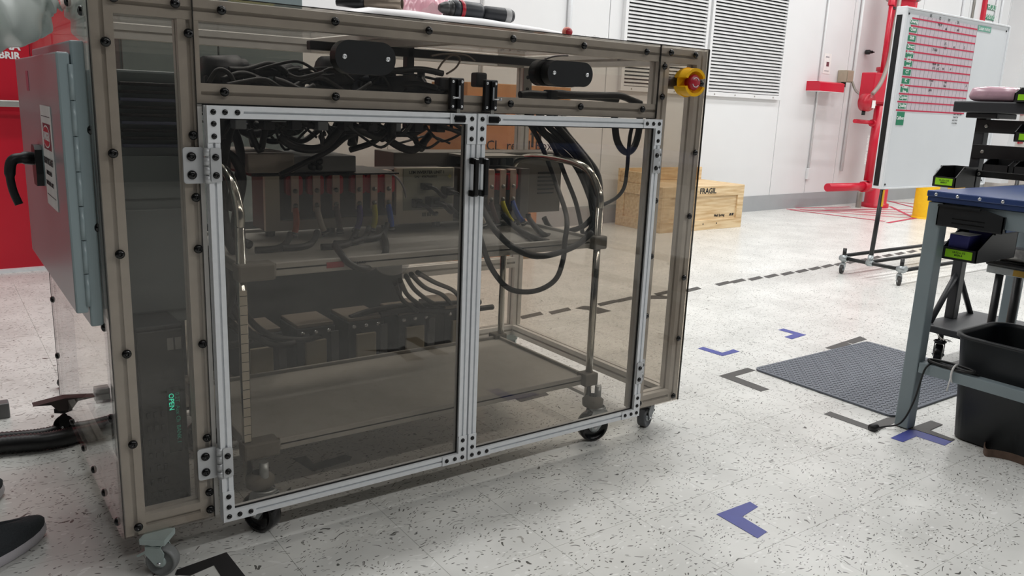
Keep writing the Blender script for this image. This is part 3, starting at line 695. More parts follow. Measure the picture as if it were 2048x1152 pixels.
# sliding bolts above doors
for (x0, s) in ((.862, 1), (.972, -1)):
    mb = MB(); mb.box(x0, x0+.042, -.022, -.0068, 1.126, 1.21, bev=.003); lk = obj('door_lock', mb, BLACK, E)
    mb = MB(); mb.box(x0+.016, x0+.028, -.030, -.0225, 1.128, 1.206, bev=.002); obj('bolt_guide', mb, BLACKG, lk)
    for (a, b) in ((.007, 1.135), (.035, 1.135), (.007, 1.20), (.035, 1.20)):
        mb = MB(); mb.lathe([(.0042, 0), (.0036, .0018), (.0015, .0022), (.0015, .0008), (0, .0008)], at((x0+a, -.0222, b), (0, -1, 0)), 10); obj('screw', mb, SCREW, lk)
    mb = MB(); xx = x0+.022
    mb.box(xx-.0025, xx+.0025, -.0315, -.0302, 1.155, 1.19); mb.tube([(xx, -.034, 1.158), (xx-s*.019, -.036, 1.158)], .0022, 8); mb.lathe([(.0038, 0), (.0038, .004), (0, .005)], at((xx-s*.019, -.036, 1.158), (-s, 0, 0)), 10)
    obj('slide_lever', mb, SCREW, lk)
    mb = MB(); mb.box(xx-.005, xx+.005, -.028, -.022, 1.108, 1.128); obj('bolt_tongue', mb, STEEL, lk)
    mb = MB(); mb.box(x0+.001, x0+.040, -.0365, -.0345, DZ1-.027, DZ1-.002); obj('strike_frame', mb, ALU, lk)
    mb = MB(); mb.box(x0+.004, x0+.037, -.042, -.0366, DZ1-.024, DZ1-.005, bev=.002); obj('strike_plate', mb, BLACKG, lk)
# casters under the frame
def caster(parent_name, loc, r, wheel_m, fork_m, label, ang, group=None, width=.032, brake=True, parent=None, wheelcol=None):
    """swivel caster; loc = floor point under the wheel"""
    h_ = ZB if parent is E else None
    return None
def caster_parts(loc, r, top, ang, wm, fm, P, width=.03, brake=False, hub=None):
    M = Matrix.Translation(loc) @ Euler((0, 0, ang)).to_matrix().to_4x4()
    mb = MB(); mb.lathe([(r*.35, -width/2*.7), (r*.8, -width/2*.75), (r*.84, -width/2), (r*.97, -width/2*.9), (r, -width*.25), (r, width*.25), (r*.97, width/2*.9), (r*.84, width/2), (r*.8, width/2*.75), (r*.35, width/2*.7)], M @ at((0, 0, r), (0, 1, 0)), 28)
    w = obj('caster', mb, wm, P)
    mb = MB(); mb.lathe([(0, -width*.56), (r*.36, -width*.52), (r*.38, 0), (r*.36, width*.52), (0, width*.56)], M @ at((0, 0, r), (0, 1, 0)), 16); obj('hub', mb, hub or ZINC, w)
    for s in (-1, 1):
        mb = MB(); y = s*(width/2+.004)
        mb.prism([(-r*.22, r*.8), (r*.22, r*.8), (r*.55+.012, r*1.6), (r*.55+.012, r*2+.004), (-r*.4+.01, r*2+.004), (-r*.35, r*1.7)], y-.0015, y+.0015, 'y', M); obj('fork_side', mb, fm, w)
        mb = MB(); mb.lathe([(r*.13, 0), (r*.12, .004), (0, .005)], M @ at((0, y+s*.0016, r), (0, s, 0)), 10); obj('axle_nut', mb, SCREW, w)
    mb = MB(); mb.box(-r*.4+.01, r*.55+.012, -width/2-.005, width/2+.005, r*2+.003, r*2+.007, M)
    mb.lathe([(r*.55, r*2+.007), (r*.6, r*2+.011), (r*.5, r*2+.016)], M @ Matrix.Translation((.014, 0, 0)), 16)
    mb.box(-.03+.01, .04, -.03, .03, r*2+.016, top, M) if top-(r*2+.016) < .02 else mb.tube([M @ Vector((.014, 0, r*2+.016)), M @ Vector((.014, 0, top))], .012, 12)
    obj('top_plate', mb, fm, w)
    if brake:
        mb = MB(); mb.prism([(r*.5, r*1.8), (r*1.5, r*1.25), (r*1.55, r*1.4), (r*.6, r*2.0)], -width*.45, width*.45, 'y', M); obj('brake_pedal', mb, fm if brake == 2 else BLACK, w)
    return w
GREYW = mat('grey_rubber_wheel', (128, 130, 130), .5); FORKL = mat('pale_fork', (176, 190, 188), .4, .3)
caster_parts(PX(330, 1150, z=0)+Vector((0, .012, 0)), .037, ZB, 2.5, GREYW, FORKL, E, .032, 2, FORKL)
caster_parts((1.78, .055, 0), .037, ZB, .35, mat('dark_grey_wheel', (84, 86, 90), .5), mat('smoke_fork', (120, 124, 128), .4, .3), E, .032, 1)
caster_parts((.0, .985, 0), .037, ZB, -.6, RUBBER, BLACK, E, .032, 1)
caster_parts((1.83, .985, 0), .037, ZB, .8, GREYW, FORKL, E, .032, 1)
# ================================================================== ELECTRICAL BOX ON THE LEFT SIDE
B = thing('electrical_box', 'grey painted electrical cabinet with black handle on the left side of machine', 'cabinet', (-.03, .4, .62))
mb = MB(); mb.box(-.034, -.007, .02, .70, .625, 1.24, bev=.004); obj('body', mb, GREYP, B)
mb = MB(); mb.box(-.062, -.037, .012, .86, .66, 1.215, bev=.004); bd = obj('door', mb, GREYP, B)
z = .675; k = 0
while z < 1.19:
    mb = MB(); mb.tube([(-.0365, .013, z), (-.0365, .013, z+.072)], .0055, 12); obj('hinge_knuckle', mb, GREYP, B); z += .074
mb = MB(); mb.prism([(.40, .90), (.46, .90), (.47, .93), (.47, .99), (.455, 1.0), (.405, 1.0), (.39, .99), (.39, .93)], -.078, -.0625, 'x'); obj('handle_base', mb, BLACK, bd)
hx = [(-.072, .43, .965), (-.10, .42, .968), (-.125, .415, .962), (-.133, .412, .93), (-.130, .41, .89), (-.120, .405, .855)]
mb = MB(); mb.tube(smooth_path(hx, 5), [.016]*6+[.013]*10+[.010]*10, 10); obj('lever_handle', mb, BLACK, bd)
ys0, ys1, zs0, zs1 = .16, .34, .865, 1.10
mb = MB(); mb.box(-.0640, -.0625, ys0, ys1, zs0, zs1); sg = obj('danger_sign', mb, PAPER, bd)
mb = MB(); mb.box(-.0645, -.0641, ys0+.02, ys1-.03, 1.0, 1.06); obj('sign_panel', mb, mat('sign_dark_red', (120, 16, 40), .5), bd)
def SM(y, z): return frame((-.0656, y, z), (0, -1, 0), (0, 0, 1))
yc_ = (ys0+ys1)/2
mb = MB(); mb.prism([(yc_+a, 1.03+b) for a, b in [(.062*math.cos(t_/12*math.pi), .026*math.sin(t_/12*math.pi)) for t_ in range(24)]], -.065, -.0646, 'x'); obj('sign_oval', mb, WINK, bd)
mb = MB(); mb.prism([(yc_+a, 1.03+b) for a, b in [(.058*math.cos(t_/12*math.pi), .023*math.sin(t_/12*math.pi)) for t_ in range(24)]], -.0653, -.0651, 'x'); obj('sign_oval', mb, REDM, bd)
text('lettering', 'DANGER', .027, SM(yc_, 1.03), WINK, bd, bold=.0005)
text('lettering', 'HIGH VOLTAGE', .021, SM(yc_, .972), INK, bd, bold=.0006)
text('lettering', 'AUTHORIZED', .015, SM(yc_, .945), INK, bd); text('lettering', 'PERSONNEL ONLY', .015, SM(yc_, .920), INK, bd)
for z in (1.075, .89):
    mb = MB(); mb.box(-.0646, -.0641, ys0+.015, ys1-.015, z, z+.0015); obj('sign_border', mb, INK, bd)
mb = MB(); mb.box(-.0632, -.0622, .55, .60, 1.13, 1.18); obj('small_label', mb, mat('pink_label', (190, 90, 110), .5), bd)
# ================================================================== THINGS INSIDE THE ENCLOSURE
I = thing('control_cabinet', 'grey control cabinet inside the left bay of the enclosure', 'cabinet', (.14, .4, .58))
CG = mat('inner_cabinet_grey', (112, 122, 124), .5, 0, .05, 6)
mb = MB(); mb.box(.06, .262, .2, .72, .565, 1.19, bev=.006); obj('body', mb, CG, I)
for (z0, z1) in ((.60, .86), (.885, .99)):
    mb = MB(); mb.box(.075, .25, .190, .1995, z0, z1, bev=.003); obj('cover_plate', mb, CG, I)
for k in range(9):
    mb = MB(); mb.box(.085, .24, .180, .1995, 1.01+k*.018, 1.018+k*.018, bev=.002); obj('terminal_row', mb, BLACK if k % 3 else mat('dim_terminal', (70, 76, 96), .5), I)
PSU = thing('power_supply', 'black rack power supply standing on end in the lower left bay with green display', 'electronics', (.135, .15, ZB))
DK = mat('dark_rack_case', (50, 55, 58), .5, 0, .08, 10)
mb = MB(); mb.box(.062, .172, .07, .5, .12, .595, bev=.006); obj('case', mb, DK, PSU)
mb = MB(); mb.box(.066, .168, .062, .0695, .125, .585, bev=.002); obj('front_panel', mb, mat('dark_rack_front', (60, 64, 66), .5, 0, .05, 10), PSU)
for k, x in enumerate((.132, .150)):
    mb = MB(); mb.box(x, x+.014, .0605, .0615, .535, .565); obj('rating_label', mb, mat('grey_label', (150, 152, 152), .5), PSU)
LED = mat('green_led', (60, 220, 180), .4, emit=1.1)
LEDd = mat('green_led_dim', (30, 140, 118), .4, emit=.25)
def VT(x, z): return frame((x, .0612, z), (0, 0, -1), (1, 0, 0))
mb = MB(); mb.box(.124, .156, .0612, .0618, .27, .44); obj('display_window', mb, mat('display_dark', (22, 40, 40), .2), PSU)
def dvt(x, z, s, size, m_): text('display_lettering', s, size, frame((x, .0606, z), (0, 0, -1), (1, 0, 0)), m_, PSU, 'LEFT')
dvt(.134, .425, 'OPEN', .017, LED); dvt(.148, .425, '0.2T  Aux Ch  BANK 1', .014, LEDd)
for i in range(3):
    for j in range(7):
        mb = MB(); mb.box(.076+i*.016, .085+i*.016, .056, .0618, .16+j*.035, .175+j*.035, bev=.0015); obj('key', mb, DK, PSU)
for k in range(5):
    mb = MB(); mb.lathe([(.012, 0), (.011, .014), (0, .015)], at((.152, .062, .15+k*.0), (0, -1, 0)), 12)
    if k == 0: obj('knob', mb, BLACK, PSU)
    else: mb.bm.free()
# ---- utility cart
CT = thing('utility_cart', 'grey plastic two shelf cart with chrome poles on black wheels inside enclosure', 'cart', (.92, .37, 0))
TR = mat('cart_grey_plastic', (168, 166, 160), .5, 0, .05, 20); TRD = mat('cart_corner_plastic', (112, 108, 100), .6)
cx0, cx1, cy0, cy1 = .33, 1.515, .085, .64
def tray(z0, z1, zf, lab):
    mb = MB(); mb.box(cx0, cx1, cy0, cy1, zf-.012, zf, bev=.004)
    mb.box(cx0+.08, cx1-.03, cy0, cy0+.012, z0, z1+.001, bev=.003); mb.box(cx0+.03, cx1-.03, cy1-.012, cy1, z0, z1+.001, bev=.003)
    mb.box(cx0, cx0+.012, cy0, cy1, z0, z1, bev=.003); mb.box(cx1-.012, cx1, cy0, cy1, z0, z1, bev=.003)
    return obj('tray', mb, TR, CT)
t1 = tray(.687, .722, .712, ''); t2 = tray(.203, .236, .226, '')
for (x, y) in ((cx0, cy0), (cx1, cy0), (cx0, cy1), (cx1, cy1)):
    for (z0, z1) in ((.683, .728), (.199, .245)):
        mb = MB(); w = .075 if (x == cx0 and y == cy0) else .045
        xa, xb = (x-.022, x+w) if x == cx0 else (x-.03, x+.028)
        mb.box(xa, xb, y-.022, y+.03, z0, z1, bev=.006); obj('corner_bumper', mb, TRD, CT)
def pole(x, y, z0, z1):
    mb = MB(); mb.tube([(x, y, z0), (x, y, z1)], .0125, 16); obj('pole', mb, CHROME, CT)
for (x, s) in ((cx0-.006, -1), (cx1+.006, 1)):
    for y in (cy0+.005, cy1-.005): pole(x, y, .13, .82)
    mb = MB(); a, b = cy0+.005, cy1-.005
    mb.tube(smooth_path([(x, a, .82), (x, a+.004, .865), (x, a+.05, .925), (x, a+.12, .955), (x, (a+b)/2, .965), (x, b-.12, .955), (x, b-.05, .925), (x, b-.004, .865), (x, b, .82)], 6), .0125, 16); obj('push_handle', mb, CHROME, CT)
mb = MB(); mb.box(.55, .60, cy0-.0013, cy0-.0003, .697, .713); obj('red_label', mb, mat('dull_red_label', (150, 60, 66), .5), CT)
text('print_mark', 'SAFE LOAD', .01, frame((.64, cy0-.001, .705), (1, 0, 0), (0, 0, 1)), INK, CT)
caster_parts((.345, .055, 0), .055, .2, -1.1, BLACKG, ZINC, CT, .04, 0, BLACK)
caster_parts((1.525, .06, 0), .055, .2, -.25, BLACKG, ZINC, CT, .04, 0, ZINC)
caster_parts((.345, .63, 0), .055, .2, .3, BLACKG, ZINC, CT, .04, 0, BLACK)
caster_parts((1.5, .63, 0), .055, .2, .3, BLACKG, ZINC, CT, .04, 0, BLACK)
for (x, y) in ((.345, .06), (1.525, .065)):
    mb = MB(); mb.lathe([(.022, .12), (.036, .128), (.038, .15), (.02, .165)], Matrix.Translation((x, y, 0)), 20); obj('bumper_disc', mb, TRD, CT)
# measuring tape strip on the left pole
mb = MB(); mb.box(cx0-.017, cx0+.001, cy0-.0095, cy0-.0083, .25, .66); obj('graduated_strip', mb, mat('strip_beige', (190, 184, 170), .5), CT)
for k in range(16):
    mb = MB(); mb.box(cx0-.017, cx0+.001, cy0-.0102, cy0-.0096, .27+k*.025, .2715+k*.025); obj('graduation', mb, INK, CT)
# ---- inverter units
def inverter(x0, x1, y0, label, text_side, cut=None):
    t = thing('inverter_unit', label, 'electronics', ((x0+x1)/2, y0+.06, .713))
    z0, z1 = .735, .918
    mb = MB(); mb.box(x0, x1, y0+.02, y0+.125, z0, z1, bev=.003); obj('chassis', mb, mat('chassis_dark', (92, 84, 80), .5, .2, .1, 12), t)
    return t, z0, z1
INS = mat('insulator_red', (214, 20, 40), .35); BRZ = mat('tinned_busbar', (222, 196, 180), .4, .1)
cols1 = [('orange', (244, 104, 34)), ('ivory', (232, 222, 206)), ('brown', (96, 62, 58)), ('violet', (90, 62, 160)), ('yellow', (236, 226, 50)), ('blue', (40, 100, 220))]
y0 = .5
t, z0, z1 = inverter(.53, 1.2, y0, 'open fronted inverter chassis on the cart behind the left door', 1)
mb = MB(); xw0, xw1 = .575, .975
mb.box(.53, xw0, y0, y0+.018, z0, z1); mb.box(xw0, xw1, y0, y0+.018, z0, z0+.03); mb.box(xw1, 1.2, y0, y0+.018, z0, z1+.005)
obj('front_plate', mb, CREAM, t)
mb = MB(); mb.box(1.0, 1.195, y0-.003, y0-.0004, z0+.045, z1+.003); pl = obj('connector_plate', mb, mat('connector_plate_pale', (176, 176, 160), .5), t)
FR = lambda x, z, yy: frame((x, yy, z), (1, 0, 0), (0, 0, 1))
text('lettering', 'LEM INVERTER UNIT 1', .014, FR(1.09, .908, y0-.0036), INK, t, bold=.0003)
text('lettering', 'S/N   4567660003', .012, FR(1.085, .893, y0-.0036), INK, t)
mb = MB(); mb.prism([(1.172, .893), (1.180, .901), (1.188, .893), (1.180, .885)], y0-.0046, y0-.0035, 'y'); obj('warning_label', mb, mat('warn_cream', (210, 200, 130), .5), t)
for (x, z, w, hh, dd) in ((1.08, .862, .034, .022, .03), (1.045, .805, .03, .03, .03), (1.1, .81, .035, .034, .05), (1.16, .845, .03, .028, .045), (1.14, .80, .02, .02, .03)):
    mb = MB(); mb.box(x-w/2, x+w/2, y0-dd, y0-.0035, z-hh/2, z+hh/2, bev=.003); c_ = obj('connector', mb, BLACK, t)
    mb = MB(); mb.tube(smooth_path([(x, y0-dd, z), (x+.01, y0-dd-.03, z-.005), (x+.04, y0-dd-.03, z-.03), (x+.07, y0-dd, z-.035)], 5), .007, 8); obj('plug_cable', mb, CABLE, c_)
mb = MB(); mb.box(1.125, 1.165, y0-.056, y0-.0545, .79, .805); obj('port_tag', mb, PAPER, t); text('lettering', 'P2', .013, FR(1.145, .7975, y0-.0566), INK, t)
for k in range(14):
    if k in (4, 9): continue
    mb = MB(); mb.box(1.075+k*.004, 1.077+k*.004, y0-.0012, y0-.0004, .757, .77); obj('barcode_bar', mb, INK, t)
def terminals(t, xs, y0, z0, z1, cols, bend):
    for k, (x, (nm, c)) in enumerate(zip(xs, cols)):
        mb = MB(); mb.prism(rrect(x-.024, x+.030, z1-.075, z1-.015, .012, 4), y0+.002, y0+.0195, 'y'); obj('insulator', mb, INS, t)
        mb = MB(); mb.box(x-.012, x+.012, y0-.012, y0-.006, z1-.125, z1-.004); mb.box(x-.012, x+.012, y0-.012, y0+.04, z1-.006, z1, bev=.002); b_ = obj('busbar', mb, BRZ, t)
        for z in (z1-.06, z1-.105):
            mb = MB(); mb.lathe([(.0075, 0), (.0075, .004), (.004, .004), (.004, .007), (0, .007)], at((x, y0-.0122, z), (0, -1, 0)), 10); obj('terminal_bolt', mb, STEEL, b_)
        zc = z1-.125
        dx = bend[k]
        mb = MB(); mb.tube(smooth_path([(x, y0-.010, zc+.01), (x+dx*.1, y0-.022, zc-.015), (x+dx*.5, y0-.03, zc-.045), (x+dx, y0-.03, zc-.062)], 5), .0095, 12); obj('cable_boot', mb, mat('boot_'+nm, c, .5), t)
        mb = MB(); mb.tube([(x+dx*.95, y0-.03, zc-.06), (x+dx*1.25, y0-.03, zc-.074)], .0112, 12); obj('cable_ferrule', mb, BLACK, t)
        mb = MB(); mb.tube([(x+dx*1.05, y0-.03, zc-.0655), (x+dx*1.08, y0-.03, zc-.068)], .0118, 12); obj('white_band', mb, PAPER, t)
terminals(t, [.62, .69, .755, .835, .888, .94], y0, z0, z1, cols1, [-.012, .016, .004, -.02, -.016, .002])
for k in range(4):
    mb = MB(); mb.lathe([(.014, .7125), (.016, .735)], Matrix.Translation((.56+k*.2, y0+.05, 0)), 12); obj('foot', mb, RUBBER, t)
t, z0, z1 = inverter(1.24, 1.50, .46, 'second inverter chassis seen through the right door beside the cable loops', 1)
y0 = .46
mb = MB(); mb.box(1.24, 1.50, y0, y0+.018, z0, z0+.03); mb.box(1.24, 1.25, y0, y0+.018, z0+.03, z1); mb.box(1.462, 1.5, y0, y0+.018, z0+.03, z1); obj('front_plate', mb, mat('chassis_grey', (140, 136, 132), .5), t)
terminals(t, [1.265, 1.325, 1.375, 1.42], y0, z0, z1, [('ivory', 0), ('brown', 0), ('yellow', 0), ('blue', 0)], [.02, .02, .035, .035])
for k in range(3):
    mb = MB(); mb.lathe([(.018, .7125), (.02, .735)], Matrix.Translation((1.27+k*.09, y0+.01, 0)), 14); obj('foot', mb, BLACK, t)
# big rear housing behind inverters
mb_ = thing('rear_housing', 'wide grey sheet metal housing behind the inverter units on the cart', 'electronics', (1.25, .66, .72))
GH = mat('housing_grey', (104, 100, 94), .45, .2, .06, 6)
a = PX(790, 292, y=.645); b = PX(1125, 310, y=.645)
mb = MB(); mb.box(1.04, b.x, .645, .80, .725, .965, bev=.003); obj('housing_body', mb, GH, mb_)
for k in range(6):
    mb = MB(); mb.box(b.x-.12, b.x-.04, .641, .6449, .80+k*.016, .806+k*.016); obj('vent_slit', mb, BLACK, mb_)
mb = MB(); mb.box(1.26, 1.50, .50, .64, .955, .962); obj('bracket_shelf', mb, STEEL, mb_)
for k in range(6):
    mb = MB(); mb.box(1.27+k*.035, 1.295+k*.035, .52, .6, .925, .952, bev=.003); obj('relay', mb, BLACK if k % 2 else mat('relay_grey', (84, 88, 92), .5), mb_)
# bench instruments on the left side of the cart top
gi = thing('bench_instrument', 'grey boxed instrument on top of the inverter behind left door', 'electronics', (.6, .4, .925))
mb = MB(); mb.box(.425, .56, .33, .62, .93, .985, bev=.004); obj('beige_end_case', mb, mat('beige_case', (158, 150, 142), .55), gi)
mb = MB(); mb.box(.56, .765, .36, .62, .925, .975, bev=.004); obj('case', mb, mat('mid_grey_case', (120, 122, 122), .5, .2), gi)
for (dx, dz) in ((0, 0), (.02, 0), (0, .018), (.022, .018)):
    mb = MB(); mb.lathe([(.009, 0), (.009, .02), (0, .022)], at((.62+dx, .36, .943+dz), (0, -1, 0)), 12); obj('knob', mb, BLACK, gi)
mb = MB(); mb.box(.44, .60, .345, .62, .9195, .9285); mb.box(.45, .9, .34, .6, .9195, .924); obj('rack_strips', mb, BLACK, gi)
# ---- row of contactor boxes on the rear rail
CB0 = None
BEI = mat('beige_relay', (170, 160, 138), .55)
for k, x in enumerate((.60, .80, 1.0, 1.21, 1.42)):
    z0 = .155
    if CB0 is None:
        CB0 = thing('contactor_box', 'black framed contactor with beige face, farthest left in the low rear row', 'electronics', (x, .85, z0), 0, 'contactor boxes in the low rear row')
        mb = MB(); mb.box(x-.075, x+.075, .78, 1.0, z0, z0+.17, bev=.004); obj('body', mb, DK, CB0)
        mb = MB(); mb.box(x-.045, x+.035, .765, .7795, z0+.03, z0+.125, bev=.003); obj('face', mb, BEI, CB0)
        mb = MB(); mb.box(x+.055, x+.085, .77, .7795, z0+.01, z0+.15, bev=.003); obj('side_block', mb, mat('mid_block', (96, 98, 100), .5), CB0)
        mb = MB(); mb.box(x-.07, x+.07, .785, .985, z0+.171, z0+.185, bev=.003); obj('lid', mb, mat('lid_taupe', (128, 118, 106), .55), CB0)
        for s in (-.05, 0, .05):
            mb = MB(); mb.lathe([(.008, 0), (.008, .012), (0, .013)], at((x+s, .79, z0+.15), (0, -1, .3)), 10); obj('terminal_screw', mb, SCREW, CB0)
    else:
        copy_tree(CB0, (x, .85, z0), label='black framed contactor with beige face, %s in the low rear row' % ['second from left', 'in the middle', 'second from right', 'farthest right'][k-1])
# shelf behind left lower: dark backplate
mb = MB(); mb.box(.25, 1.24, .945, .965, .16, .70, bev=.004)
single('dark_back_plate', mb, mat('dark_blue_panel', (78, 82, 86), .5), 'plain dark grey panel standing behind the low row of contactors', 'panel')
mb = MB(); mb.box(.24, 1.5, .66, 1.02, .14, .152, bev=.002)
single('base_plate', mb, mat('base_sheet', (118, 114, 108), .5, .2), 'grey sheet metal base plate under the low rear contactor row', 'panel')
# floor pan seen through doors (lower tray surface exists); white strip on the right lower rail
mb = MB(); mb.box(1.60, 1.62, .12, .95, ZB+.0, ZB+.012); single('edge_strip', mb, WHITEP, 'white strip lying along the lower right inside edge', 'strip')
# added dome under the tray, standing in for a bowl-like reflection
p = PX(796, 524, y=.13); DR = .055
mb = MB()
for rr_, dz in ((DR, 0), (DR-.002, .0001)): mb.lathe([(rr_*math.cos(a*math.pi/20), -rr_*.85*math.sin(a*math.pi/20)) for a in range(11)], Matrix.Translation((p.x, .17, .6865+dz)), 28)
mb.lathe([(DR-.001, -.004), (DR+.004, -.003), (DR+.004, -.0005), (DR-.001, -.0005)], Matrix.Translation((p.x, .17, .6865)), 28)
dm = film('reflection_dome_film', (210, 212, 214), .28, .06)
single('reflection_dome', mb, dm, 'clear dome added under the upper cart tray in place of a reflection', 'dome')
# ---- cables
def cable(pts, r, label, group=None, m=None, name='cable', n=8, cat='cable'):
    P_ = []
    for (u, v, y) in pts:
        p = PX(u, v, y=y); zt_ = .7125+r
        if v < 505 and y > .08 and .34 < p.x < 1.51 and .5 < p.z < zt_:     # lie on the cart tray instead of sinking into it
            p = PX(u, v, z=zt_)
            if p.y < .10: p = PX(u, v, y=.066)
        P_.append(p)
    mb = MB(); mb.tube(smooth_path(P_, n), r, 10)
    return single(name, mb, m or CABLE, label, cat, group)
G1 = 'black power cables sweeping down to the right cart pole'
LB = 'black power cable sweeping from the upper frame down to the right cart pole'
cable([(1046, 205, .42), (1062, 240, .42), (1110, 290, .40), (1150, 330, .35), (1178, 390, .25), (1190, 440, .2), (1180, 470, .2)], .011, LB, G1)
cable([(1070, 205, .40), (1085, 240, .40), (1130, 285, .36), (1168, 330, .3), (1186, 390, .22), (1196, 440, .16), (1186, 475, .2)], .011, LB, G1)
cable([(1090, 205, .38), (1105, 240, .38), (1148, 290, .33), (1180, 335, .25), (1196, 400, .2), (1198, 450, .16), (1160, 478, .22)], .011, LB, G1)
cable([(1055, 220, .44), (1085, 262, .42), (1140, 300, .38), (1172, 345, .3), (1182, 400, .25), (1184, 460, .22), (1140, 482, .25)], .011, LB, G1)
cable([(1075, 222, .42), (1115, 272, .4), (1158, 312, .35), (1186, 352, .28), (1192, 420, .22), (1172, 482, .25)], .0105, LB, G1)
cable([(1100, 218, .40), (1134, 268, .36), (1165, 305, .33), (1196, 350, .26), (1200, 410, .2), (1190, 468, .2)], .0105, LB, G1)
cable([(1052, 238, .42), (1075, 275, .42), (1095, 320, .40), (1113, 370, .38), (1130, 420, .2), (1134, 450, .07), (1130, 480, .06), (1126, 520, .058), (1110, 560, .058), (1070, 582, .058), (1020, 578, .058), (985, 540, .058), (965, 490, .06), (955, 450, .07), (952, 425, .2)], .0085, 'long black cable hanging in the deepest loop behind right door')
cable([(1075, 240, .40), (1110, 300, .38), (1130, 350, .34), (1150, 400, .3), (1160, 440, .28), (1166, 470, .28)], .0085, 'black cable dropping straight inside the right cable bundle')
cable([(1196, 420, .2), (1170, 450, .25), (1140, 462, .3), (1110, 470, .33), (1085, 468, .36), (1060, 440, .4), (1056, 428, .42)], .010, 'black cable with yellow end curving up to second inverter')
cable([(1188, 450, .2), (1160, 478, .22), (1120, 485, .28), (1080, 480, .33), (1045, 465, .37), (1015, 440, .4), (1005, 428, .42)], .010, 'black cable from the second inverter crossing above the tray edge')
cable([(1184, 465, .06), (1150, 492, .058), (1100, 510, .058), (1060, 510, .058), (1020, 490, .058), (990, 460, .07), (972, 430, .3), (965, 415, .42)], .010, 'black cable sagging across the front lip of upper tray')
cable([(1196, 440, .2), (1170, 470, .28), (1130, 474, .36), (1100, 455, .42), (1088, 435, .43)], .010, 'black cable ending at the blue boot of second inverter')
cable([(1205, 410, .1), (1232, 396, .08), (1248, 375, .06), (1254, 340, .06), (1258, 290, .06), (1262, 262, .06), (1268, 245, .06)], .0065, 'thin black cable rising along the right door frame')
cable([(1228, 205, .075), (1230, 250, .07), (1234, 280, .07), (1245, 300, .07), (1258, 304, .07), (1270, 290, .07), (1278, 260, .07), (1280, 225, .07)], .0115, 'thick black cable loop hanging at the top right of right door')
cable([(1040, 190, .1), (1060, 188, .1), (1095, 190, .1), (1115, 187, .1), (1150, 190, .1), (1200, 191, .1), (1240, 192, .1), (1262, 200, .1), (1282, 208, .09)], .0115, 'thick black cable bundle lying along middle rail at right')
cable([(1048, 196, .12), (1090, 194, .12), (1130, 192, .12), (1180, 194, .12), (1235, 200, .12)], .010, 'second black cable bundle lying along the middle rail at right')
mb = MB(); p = PX(1103, 188, y=.09); mb.box(p.x-.014, p.x+.014, .075, .115, p.z-.02, p.z+.012, bev=.003); single('cable_tie_block', mb, BLACK, 'small black clamp around the cable bundle on middle rail', 'clamp')
cable([(1230, 300, .05), (1230, 150, .05)], .004, 'thin cord beside the right vent opening') if False else None
GREYC = mat('grey_tube', (150, 146, 150), .35)
cable([(1236, 120, .05), (1262, 112, .05), (1276, 98, .05), (1292, 95, .05)], .0035, 'thin pale tube curling at the top right inside the top panel', m=GREYC)
cable([(1090, 118, .06), (1112, 112, .06), (1136, 111, .06)], .003, 'thin pale tube above the right oval cover', m=GREYC)
# left bundle
G2 = 'black power cables curving round the left cart pole'; LB2 = 'black power cable curving round the left cart pole'
for pts in ([(452, 232, .35), (446, 280, .3), (452, 330, .28), (446, 390, .3), (450, 440, .3), (466, 500, .35), (520, 520, .4)],
            [(470, 232, .35), (455, 275, .3), (444, 340, .25), (440, 400, .3), (452, 470, .35), (490, 510, .4)],
            [(445, 300, .3), (470, 320, .28), (484, 360, .3), (474, 420, .35), (470, 470, .4), (500, 490, .42)],
            [(440, 240, .4), (462, 250, .4), (480, 300, .35), (478, 350, .3), (455, 420, .3)],
            [(466, 540, .3), (462, 600, .4), (440, 650, .5), (455, 690, .6), (500, 680, .7)]):
    cable(pts, .0125, LB2, G2)
for pts in ([(470, 575, .5), (500, 640, .6), (545, 672, .7), (600, 680, .75), (650, 672, .8)],
            [(460, 600, .5), (490, 655, .6), (540, 688, .7), (590, 686, .72)],
            [(455, 640, .55), (500, 672, .65), (570, 690, .75)]):
    cable(pts, .011, 'black cable running low to the left contactor boxes', 'cables to the left contactors')
for pts in ([(800, 560, .4), (815, 590, .6), (840, 610, .78), (860, 625, .8)], [(812, 552, .4), (830, 580, .6), (862, 604, .78), (890, 615, .8)],
            [(822, 548, .4), (850, 575, .6), (885, 590, .75), (905, 612, .8)], [(835, 545, .4), (870, 565, .55), (905, 580, .7), (925, 600, .8), (950, 606, .82)],
            [(790, 565, .4), (805, 600, .6), (835, 622, .78)]):
    cable(pts, .0085, 'black cable fanning down from tray to the right contactor boxes', 'cables fanning to the right contactors')
for pts in ([(700, 636, .8), (740, 622, .8), (800, 612, .8), (880, 608, .8), (960, 604, .82)], [(760, 630, .79), (810, 620, .79), (870, 622, .79), (930, 620, .8), (985, 614, .82)]):
    cable(pts, .012, 'thick black cable lying along the tops of contactor boxes', 'cables along the contactor tops')
cable([(768, 470, .43), (772, 500, .3), (756, 525, .15), (730, 538, .075), (700, 528, .07), (682, 508, .1), (670, 490, .2)], .0095, 'black cable looping over the front lip of upper tray, left side')
# inverter tails
for (u, v, lab) in ((580, 468, 'black tail of the orange booted cable'), (634, 464, 'black tail of the ivory booted cable'), (712, 462, 'black tail of the violet booted cable'), (738, 455, 'black tail of the yellow booted cable'), (775, 448, 'black tail of the blue booted cable')):
    cable([(u, v, .465), (u-4, v+12, .44), (u-14, v+24, .42), (u-34, v+30, .42), (u-70, v+32, .44)], .0095, lab)
